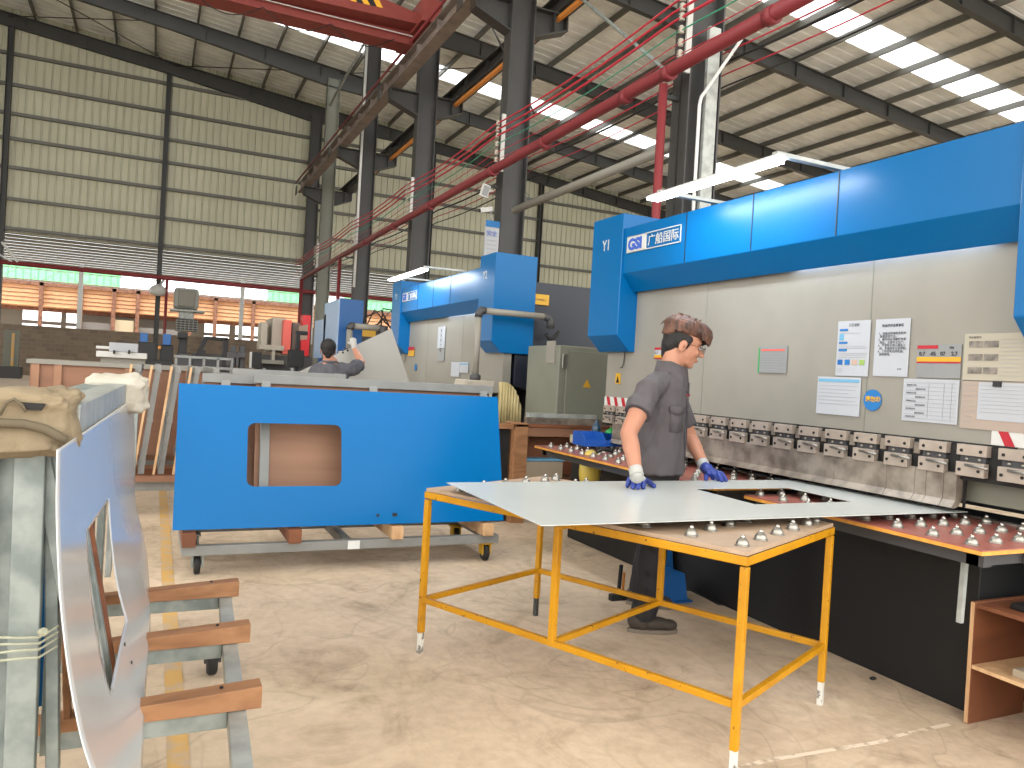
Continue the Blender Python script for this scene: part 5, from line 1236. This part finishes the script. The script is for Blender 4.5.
capsule(body, neck+Vector((0, 0, -.03)), chest, .055, .10, ex=1.2, side=tl)
capsule(body, chest, pel, .10, .11, ex=1.3, side=tl)
capsule(body, neck+Vector((0, 0, -.09)), shR, .04, .054); capsule(body, neck+Vector((0, 0, -.09)), shL, .04, .054)
chain(body, [shR, lerp(shR, elR, .5), elR, lerp(elR, wrR, .35), wrR], [.058, .052, .043, .044, .029])
chain(body, [shL, lerp(shL, elL, .5), elL, lerp(elL, wrL, .35), wrL], [.056, .050, .041, .042, .028])
fused(body, 'body', 'skin', W1, .0065, 5)
face_details(W1, P_, M_, HS)
# hair: brown volume on top, dark shaved sides
hb = MB()
hb.ell(P_(-.026, 0, .018), (.088*HS, .0785*HS, .082*HS), M_, 24, 16)
hb.ell(P_(-.058, 0, -.02), (.050*HS, .066*HS, .066*HS), M_, 20, 14)
capsule(hb, P_(-.062, 0, -.03), P_(-.056, 0, -.082), .046*HS, .034*HS)
capsule(hb, P_(.016, .062, .02), P_(.012, .066, -.022), .018*HS, .010*HS); capsule(hb, P_(.016, -.062, .02), P_(.012, -.066, -.022), .018*HS, .010*HS)
fused(hb, 'shaved_hair', 'hair_black', W1, .006, 3)
ht = MB()
ht.ell(P_(-.022, 0, .070), (.108*HS, .087*HS, .060*HS), M_, 24, 16)
ht.ell(P_(.046, 0, .074), (.060*HS, .074*HS, .040*HS), M_, 24, 16)
ht.ell(P_(-.075, 0, .040), (.050*HS, .070*HS, .050*HS), M_, 20, 12)
rnd = random.Random(5)
def lock(a, b_, c_, r0, r1):
    ps = [lerp(lerp(a, b_, u), lerp(b_, c_, u), u) for u in (0, .33, .66, 1)]
    chain(ht, ps, [r0, r0*.9, (r0+r1)/2, r1], seg=7)
for i in range(150):     # crown strands sweeping from the whorl outwards
    a = rnd.uniform(0, 2*math.pi); q = rnd.uniform(.15, 1.)
    cx_, cy_ = -.035, .01
    x0, y0 = cx_+.06*q*Cc(a), cy_+.05*q*S(a); x1, y1 = cx_+(.115 if Cc(a) < 0 else .150)*q*Cc(a), cy_*.3+.092*q*S(a)
    zz0 = .126-.03*q*q; zz1 = .122-.085*q**3+rnd.uniform(-.008, .01)
    lock(P_(x0, y0, zz0), P_((x0+x1)/2, (y0+y1)/2, zz0+.018), P_(x1, y1, zz1), .0075, .0022)
for i in range(34):      # fringe
    a = R(-75+150*i/33); x0, y0 = .035+.070*Cc(a), .072*S(a)
    lock(P_(x0-.03, y0*.8, .112), P_(x0+.022, y0*1.02, .098), P_(x0+.018, y0*1.06, .050-.020*max(0, Cc(a))+rnd.uniform(-.008, .006)), .011, .0028)
for i in range(44):      # sides and back, arched over the temple
    a = R(75+210*i/43); x0, y0 = -.022+.092*Cc(a), .080*S(a); back = max(0, -Cc(a))
    lock(P_(x0*.8, y0*.85, .10), P_(x0*1.10, y0*1.10, .085), P_(x0*1.06, y0*1.06, .052-.038*back+rnd.uniform(-.008, .005)), .011, .003)
for i in range(16):      # flyaway tips on top
    a = rnd.uniform(0, 6.28); x0, y0 = -.02+.05*Cc(a), .04*S(a); lock(P_(x0, y0, .120), P_(x0+.005, y0, .132), P_(x0+.022*Cc(a), y0+.02*S(a), .138), .004, .0012)
fused(ht, 'brown_hair', 'hair_brown', W1, .0034, 1)
# shirt
sh = MB()
hem = at(660, 478, y=3.55); hem.z = .86
def torso_ring(c, a_, b_, n=28, f_=tf, l_=tl, tilt=0.):
    return [c + l_*a_*math.copysign(abs(Cc(2*math.pi*j/n))**.85, Cc(2*math.pi*j/n)) + f_*b_*math.copysign(abs(S(2*math.pi*j/n))**.85, S(2*math.pi*j/n)) for j in range(n)]
rings = [torso_ring(hem, .195, .130), torso_ring(lerp(hem, belly, .6), .188, .128), torso_ring(belly, .182, .126), torso_ring(lerp(belly, chest, .55), .186, .126),
         torso_ring(chest+Vector((0, 0, .02)), .190, .124), torso_ring(lerp(chest, neck, .52), .172, .108), torso_ring(lerp(chest, neck, .78), .138, .094), torso_ring(neck+Vector((0, 0, -.03)), .084, .078), torso_ring(neck+Vector((0, 0, .0)), .072, .070)]
vs = [p for r_ in rings for p in r_]; n = 28; k = len(rings)
sh.add(vs, [(i*n+j, i*n+(j+1) % n, (i+1)*n+(j+1) % n, (i+1)*n+j) for i in range(k-1) for j in range(n)] + [tuple(range(n))[::-1], tuple((k-1)*n+j for j in range(n))], True)
capsule(sh, lerp(neck, shR, .5)+Vector((0, 0, -.03)), shR+Vector((0, 0, -.0)), .068, .066); capsule(sh, lerp(neck, shL, .5)+Vector((0, 0, -.03)), shL, .066, .064)
capsule(sh, shR, lerp(shR, elR, .56), .060, .078, flat1=True); capsule(sh, shL, lerp(shL, elL, .74), .064, .070, flat1=True)
# soft folds: shallow ridges down the back and the side
for (a1, z1, a2, z2) in ((200, 1.05, 215, .88), (235, 1.1, 228, .88), (260, 1.0, 255, .87), (300, 1.12, 290, .9), (180, 1.2, 205, 1.02), (330, 1.0, 322, .88)):
    def sp(a, z):
        u = max(0, min(1, (z-.86)/(chest.z-.86))); c_ = lerp(hem, chest, u); A = R(a)
        return Vector((c_.x, c_.y, z)) + tl*(.188*Cc(A)) + tf*(.134*S(A))
    capsule(sh, sp(a1, z1), sp(a2, z2), .014, .022, seg=8)
so = crumple(fused(sh, 'shirt', 'shirt', W1, .0075, 5), .013, 13)
def on_torso(a, z, out=.0):
    u = max(0, min(1, (z-.86)/(chest.z+.02-.86))); c_ = lerp(hem, chest, u); A = R(a)
    aa, bb = .194-.010*S(u*math.pi)+out, .130-.006*u+out
    return Vector((c_.x, c_.y, z)) + tl*(aa*math.copysign(abs(Cc(A))**.85, Cc(A))) + tf*(bb*math.copysign(abs(S(A))**.85, S(A)))
MB().tube([on_torso(92, z, .001) for z in [.87+.04*i for i in range(10)]], .004, 6).build('button_placket', 'shirt_line', so)
MB().prism([on_torso(84, 1.0, .002), on_torso(88, 1.36, .002), on_torso(78, 1.37, .004), on_torso(80, 1.2, .003)], tf*.003).build('dark_opening', 'shirt_line', so)
MB().tube([on_torso(104, z, .001) for z in [.87+.04*i for i in range(10)]], .002, 5).build('placket_seam', 'shirt_line', so)
for aa0, aa1 in ((122, 160), (30, 66)):
    mb = MB(); q = [on_torso(aa0, 1.235, .004), on_torso((aa0+aa1)/2, 1.235, .006), on_torso(aa1, 1.235, .004), on_torso(aa1, 1.10, .006), on_torso((aa0+aa1)/2, 1.095, .009), on_torso(aa0, 1.10, .006)]
    mb.add(q, [(0, 1, 4, 5), (1, 2, 3, 4)], True).build('chest_pocket', 'shirt', so, solid=.004)
    mb = MB(); q = [on_torso(aa0-2, 1.24, .008), on_torso((aa0+aa1)/2, 1.24, .010), on_torso(aa1+2, 1.24, .008), on_torso(aa1+2, 1.205, .010), on_torso((aa0+aa1)/2, 1.19, .013), on_torso(aa0-2, 1.205, .010)]
    mb.add(q, [(0, 1, 4, 5), (1, 2, 3, 4)], True).build('pocket_flap', 'shirt', so, solid=.004)
q = on_torso(60, 1.30, .004); lo_ = MB().ell(q, (.018, .018, .012), None, 10, 6).build('chest_badge', 'red_sign', so)
col_ = MB(); nn = 30; vs = []
def cring(j, r_, dz, drop):
    # open at the front; j runs round the neck from one tip to the other
    A = R(90+16+(360-32)*j/nn); w_ = max(0, S(A))
    return neck + tl*(r_*Cc(A)) + tf*(r_*1.05*S(A)+.012) + Vector((0, 0, dz-drop*w_-.035*w_))
for j in range(nn+1):
    tip = max(0, 1-min(j, nn-j)/5)
    vs += [cring(j, .074, -.03, .0), cring(j, .074, .030, .0), cring(j, .081, .034, .0), cring(j, .092, -.022-.03*tip, .01), cring(j, .100-.006*tip, -.040-.05*tip, .015)]
k5 = 5
col_.add(vs, [(j*k5+i, (j+1)*k5+i, (j+1)*k5+i+1, j*k5+i+1) for j in range(nn) for i in range(4)], True)
col_.build('collar', 'shirt', so, solid=.005)
for s_, e_ in ((shR, elR), (shL, elL)):
    c_ = lerp(s_, e_, .562 if s_ is shR else .742); d_ = (e_-s_).normalized()
    MB().lathe(c_, [(.070 if s_ is shR else .062, -.006), (.070 if s_ is shR else .062, .001)], 24, d_).build('sleeve_opening', 'shirt_line', so)
# trousers
tr = MB()
hipR, hipL = pel + Vector((-.075, -.03, -.02)), pel + Vector((.075, .06, -.02))
knR, anR = at(646, 557, y=3.56), at(637, 617, y=3.52); anR.z = .10; anR.x = 2.475; anR.y = 3.45
knR = Vector((2.53, 3.47, .52))
knL, anL = Vector((2.72, 3.76, .52)), Vector((2.74, 3.88, .10))
chain(tr, [hipR, lerp(hipR, knR, .5), knR, lerp(knR, anR, .5), anR], [.105, .098, .080, .074, .068])
chain(tr, [hipL, lerp(hipL, knL, .5), knL, lerp(knL, anL, .5), anL], [.105, .095, .078, .070, .064])
capsule(tr, pel + Vector((0, 0, -.05)), pel + Vector((0, 0, .04)), .13, .13, ex=1.25, side=tl)
for (z_, d1) in ((.45, .02), (.30, -.02), (.19, .02)):
    capsule(tr, Vector((anR.x+.05+d1*.3, anR.y-.05, z_)), Vector((anR.x-.04, anR.y-.06, z_+.05)), .018, .012, seg=8)
crumple(fused(tr, 'trousers', 'trousers', W1, .010, 4), .012, 12)
def shoe(t, an, d, nm='shoe'):
    d = Vector(d).normalized(); l_ = Vector((0, 0, 1)).cross(d)
    M = Matrix(((d.x, l_.x, 0), (d.y, l_.y, 0), (0, 0, 1))); c = Vector((an.x, an.y, 0))
    mb = MB(); mb.ell(c+d*-.02+Vector((0, 0, .062)), (.062, .042, .05), M); mb.ell(c+d*.07+Vector((0, 0, .05)), (.09, .044, .036), M); mb.ell(c+d*.145+Vector((0, 0, .043)), (.055, .043, .030), M)
    capsule(mb, c+Vector((0, 0, .05)), c+Vector((0, 0, .11)), .046, .046)
    o = fused(mb, nm, 'shoe', t, .006, 4)
    so_ = MB(); n = 24; vs = []
    for z in (.0, .022):
        for j in range(n):
            A = 2*math.pi*j/n; w_ = .044+.006*Cc(A-.4)
            vs.append(c + d*(.062+.142*Cc(A)) + l_*w_*S(A) + Vector((0, 0, z)))
    so_.add(vs, [(j, (j+1) % n, n+(j+1) % n, n+j) for j in range(n)] + [tuple(range(n))[::-1], tuple(range(n, 2*n))]).build('sole', 'shoe_sole', o, bevel=.004)
    for k_ in range(4):
        q = c+d*(.045+.022*k_)+Vector((0, 0, .093-.008*k_)); MB().tube([q-l_*.022+Vector((0, 0, -.006)), q+Vector((0, 0, .001)), q+l_*.022+Vector((0, 0, -.006))], .0028, 5).build('lace', 'hair_black', o)
shoe(W1, anR + Vector((-.01, 0, 0)), (.90, -.30, 0)); shoe(W1, anL, (.75, -.60, 0))
# gloved hands
def hand(t, wrist, palm_c, tips, thumb_tip, thumb_base, spread, zs, m_palm, m_fing, m_cuff, fr=.0095, vox=.004):
    """palm over the sheet, four bent fingers to `tips`, thumb leaving the side of the palm"""
    fwd = (palm_c-wrist); fwd.z = 0; fwd.normalize(); side = Vector((-fwd.y, fwd.x, 0))*spread
    pm = MB(); kn = []
    capsule(pm, wrist, lerp(wrist, palm_c, .45), .030, .034)
    for i in range(4):
        k_ = palm_c + fwd*(.030-.004*abs(i-1.2)) + side*(-.030+.020*i) + Vector((0, 0, .006)); kn.append(k_)
        capsule(pm, lerp(wrist, palm_c, .35)+side*(-.014+.009*i), k_, .018, .0135)
    capsule(pm, lerp(wrist, palm_c, .5), thumb_base, .018, .015)
    ho = fused(pm, 'glove', m_palm, t, vox, 3)
    for k_, tip in zip(kn, tips):
        m1 = lerp(k_, tip, .42) + Vector((0, 0, .012)); m2 = lerp(k_, tip, .76) + Vector((0, 0, .005))
        f_ = MB(); chain(f_, [k_, m1, m2, tip], [.0148, .0142, .0134, .0115], seg=12); fused(f_, 'finger', m_fing, ho, vox*.8, 2)
    f_ = MB(); chain(f_, [thumb_base, lerp(thumb_base, thumb_tip, .5)+Vector((0, 0, .004)), thumb_tip], [.016, .0145, .012], seg=12); fused(f_, 'thumb', m_fing, ho, vox*.8, 2)
    d_ = (wrist-palm_c).normalized(); up_ = (elR-wrR if wrist is wrR else elL-wrL).normalized() if t is W1 else d_
    MB().lathe(wrist-up_*.012, [(.033, 0), (.0345, .008), (.033, .02), (.0345, .03), (.0335, .045), (.031, .047)], 20, up_).build('cuff', m_cuff, ho)
    return ho
zs = ZS+.0025
tipsR = [at(px, py, z=zs+.011) for px, py in ((627.5, 485.6), (632.6, 487.2), (637.8, 487.6), (643, 487))]
pcR = lerp(at(637, 481.5, z=zs+.035), wrR, .12)
thR = at(654, 486, z=zs+.010); tbR = at(645, 480.5, z=zs+.022)
dirR = Vector((pcR-wrR)); 
# order of the knuckles follows the order of the tips
fw = (pcR-wrR); fw.z = 0; fw.normalize(); sd_ = Vector((-fw.y, fw.x, 0)); sgn = 1 if (tipsR[3]-tipsR[0]).dot(sd_) > 0 else -1
hand(W1, wrR, pcR, tipsR, thR, tbR, sgn, zs, 'glove_white', 'glove_blue', 'glove_white')
tipsL = [at(px, py, z=zs+.009) for px, py in ((713, 478.5), (718, 479.5), (722, 480.5), (726, 480))]
pcL = at(711.5, 473.5, z=zs+.035); thL = at(706, 479, z=zs+.010); tbL = at(706.5, 475.5, z=zs+.022)
fw = (pcL-wrL); fw.z = 0; fw.normalize(); sd_ = Vector((-fw.y, fw.x, 0)); sgn = 1 if (tipsL[3]-tipsL[0]).dot(sd_) > 0 else -1
hand(W1, wrL, pcL, tipsL, thL, tbL, sgn, zs, 'glove_blue', 'glove_blue', 'glove_grey')
# ------------------------------------------------------------------ second worker, seen from behind
Y2 = 8.3
W2 = thing('person', 'second worker seen from behind, one gloved hand raised to hold a big grey sheet', 'person', (1.75, Y2, 0))
c2 = at(328, 350.5, y=Y2); hd = at(328, 349.5, y=Y2); nk = at(330, 362, y=Y2); shr = at(352, 370, y=Y2-.02); shl = at(317, 371, y=Y2)
el2 = at(361, 362, y=Y2+.25) ; el2 = at(361.5, 362.5, y=Y2+.2); wr2 = at(354.5, 349, y=Y2+.40)
f2, l2, u2 = rot_from((.10, .98, -.05)); b2 = MB(); P2, M2 = make_head(b2, hd, f2, l2, u2, .98)
capsule(b2, P2(-.02, 0, -.05), nk+Vector((0, 0, -.04)), .055, .062)
pel2 = Vector((nk.x, Y2, .95)); ch2 = Vector((nk.x, Y2, 1.25))
capsule(b2, nk, ch2, .07, .12, ex=1.25, side=(1, 0, 0)); capsule(b2, ch2, pel2, .12, .13, ex=1.2, side=(1, 0, 0))
chain(b2, [shr, lerp(shr, el2, .5), el2, lerp(el2, wr2, .4), wr2], [.055, .05, .042, .042, .029])
elb = Vector((shl.x-.08, Y2+.1, 1.12)); wrl = Vector((shl.x-.02, Y2+.33, 1.0))
chain(b2, [shl, lerp(shl, elb, .5), elb, wrl], [.055, .05, .042, .029])
fused(b2, 'body', 'skin', W2, .008, 5); 
for sy in (-1, 1): MB().ell(P2(-.006, sy*.076, -.022), (.016, .008, .028), M2, 12, 8).build('ear', 'skin', W2)
h2 = MB(); h2.ell(P2(-.022, 0, .030), (.098, .084, .088), M2, 24, 16); h2.ell(P2(-.05, 0, -.02), (.055, .070, .058), M2); capsule(h2, P2(-.055, 0, -.03), P2(-.05, 0, -.07), .045, .036)
fused(h2, 'black_hair', 'hair_black', W2, .006, 2)
s2 = MB(); X1 = Vector((1, 0, 0)); Y1 = Vector((0, 1, 0))
rg = [torso_ring(Vector((nk.x, Y2, .88)), .20, .15, f_=Y1, l_=X1), torso_ring(Vector((nk.x, Y2, 1.1)), .19, .14, f_=Y1, l_=X1), torso_ring(Vector((nk.x, Y2, nk.z-.16)), .205, .135, f_=Y1, l_=X1), torso_ring(nk+Vector((0, 0, -.07)), .17, .105, f_=Y1, l_=X1), torso_ring(nk+Vector((0, 0, -.012)), .075, .07, f_=Y1, l_=X1)]
vs = [p for r_ in rg for p in r_]; k = len(rg)
s2.add(vs, [(i*n+j, i*n+(j+1) % n, (i+1)*n+(j+1) % n, (i+1)*n+j) for i in range(k-1) for j in range(n)] + [tuple(range(n))[::-1], tuple((k-1)*n+j for j in range(n))], True) if False else None
n = 28; s2.add(vs, [(i*n+j, i*n+(j+1) % n, (i+1)*n+(j+1) % n, (i+1)*n+j) for i in range(k-1) for j in range(n)] + [tuple(range(n))[::-1], tuple((k-1)*n+j for j in range(n))], True)
capsule(s2, nk+Vector((.05, 0, -.06)), shr, .07, .075); capsule(s2, nk+Vector((-.05, 0, -.06)), shl, .07, .075)
capsule(s2, shr, lerp(shr, el2, .7), .074, .075, flat1=True); capsule(s2, shl, lerp(shl, elb, .7), .074, .078, flat1=True)
crumple(fused(s2, 'shirt', 'shirt2', W2, .010, 4), .014, 12)
MB().tube([nk+Vector((.075*Cc(a), .07*S(a), .0)) for a in [i*math.pi/8 for i in range(17)]], .016, 8).build('collar', 'shirt2', W2)
t2 = MB(); capsule(t2, pel2, pel2+Vector((0, 0, .02)), .13, .13, ex=1.2, side=(1, 0, 0))
for sx in (-1, 1):
    hp = pel2+Vector((sx*.09, 0, -.03)); kn2 = Vector((hp.x+sx*.02, Y2+.02, .5)); an2 = Vector((hp.x+sx*.04, Y2-.03, .1)); chain(t2, [hp, kn2, an2], [.10, .078, .065])
fused(t2, 'trousers', 'trousers', W2, .012, 4)
for sx in (-1, 1): shoe(W2, Vector((pel2.x+sx*.13, Y2-.03, .1)), (sx*.1, 1, 0))
gl = MB(); pc = wr2+Vector((-.01, .03, .07))
capsule(gl, wr2, pc, .03, .038)
for i in range(4): capsule(gl, pc+Vector((-.024+.016*i, 0, .0)), pc+Vector((-.03+.02*i, .035, .055-.006*abs(i-1.5))), .013, .010)
capsule(gl, lerp(wr2, pc, .5), pc+Vector((-.055, .02, .0)), .014, .011)
fused(gl, 'glove', 'glove_white', W2, .005, 2)
gl = MB(); capsule(gl, wrl, wrl+Vector((0, .05, .02)), .03, .036)
for i in range(4): capsule(gl, wrl+Vector((-.024+.016*i, .05, .02)), wrl+Vector((-.024+.016*i, .09, .05)), .012, .010)
capsule(gl, wrl+Vector((0, .02, .02)), wrl+Vector((.055, .05, .03)), .013, .010)
fused(gl, 'glove', 'glove_white', W2, .005, 2)
# the grey sheet he holds
A_, B_, C_ = at(293, 374.5, y=8.74), at(391.5, 328.5, y=8.9), at(411, 386, y=8.8)
Ysh = lambda p: p
mb = MB(); D_ = at(300, 400, y=8.72); E_ = at(414, 400, y=8.8)
vs = [A_, B_, C_, E_, D_]; th = Vector((.0, .004, 0))
mb.prism(vs, th)
t = thing('sheet_metal', 'big grey metal sheet held up at a slant by the second worker', 'metal sheet', D_)
mb.build('sheet_plate', 'sheet_grey', t)
for px, py in ((343, 352.5), (347.5, 350.5)):
    dpt = A_ + (B_-A_)*((px-293)/98.5); q = at(px, py, y=dpt.y-.01); MB().ell(q, (.012, .004, .012), None, 10, 6).build('punched_hole', 'hole_black', t)
# ------------------------------------------------------------------ light
w = bpy.data.worlds.new('world'); scene.world = w; w.use_nodes = True
bg = w.node_tree.nodes['Background']; bg.inputs['Color'].default_value = (1, .985, .955, 1); bg.inputs['Strength'].default_value = 1.0
scene.view_settings.view_transform = 'Standard'; scene.view_settings.look = 'None'
scene.view_settings.gamma = 1; scene.view_settings.use_curve_mapping = False
scene.view_settings.exposure = 2.05
cy = scene.cycles
cy.use_denoising = True; cy.max_bounces = 8; cy.diffuse_bounces = 4; cy.glossy_bounces = 3; cy.transparent_max_bounces = 8
cy.sample_clamp_indirect = 8
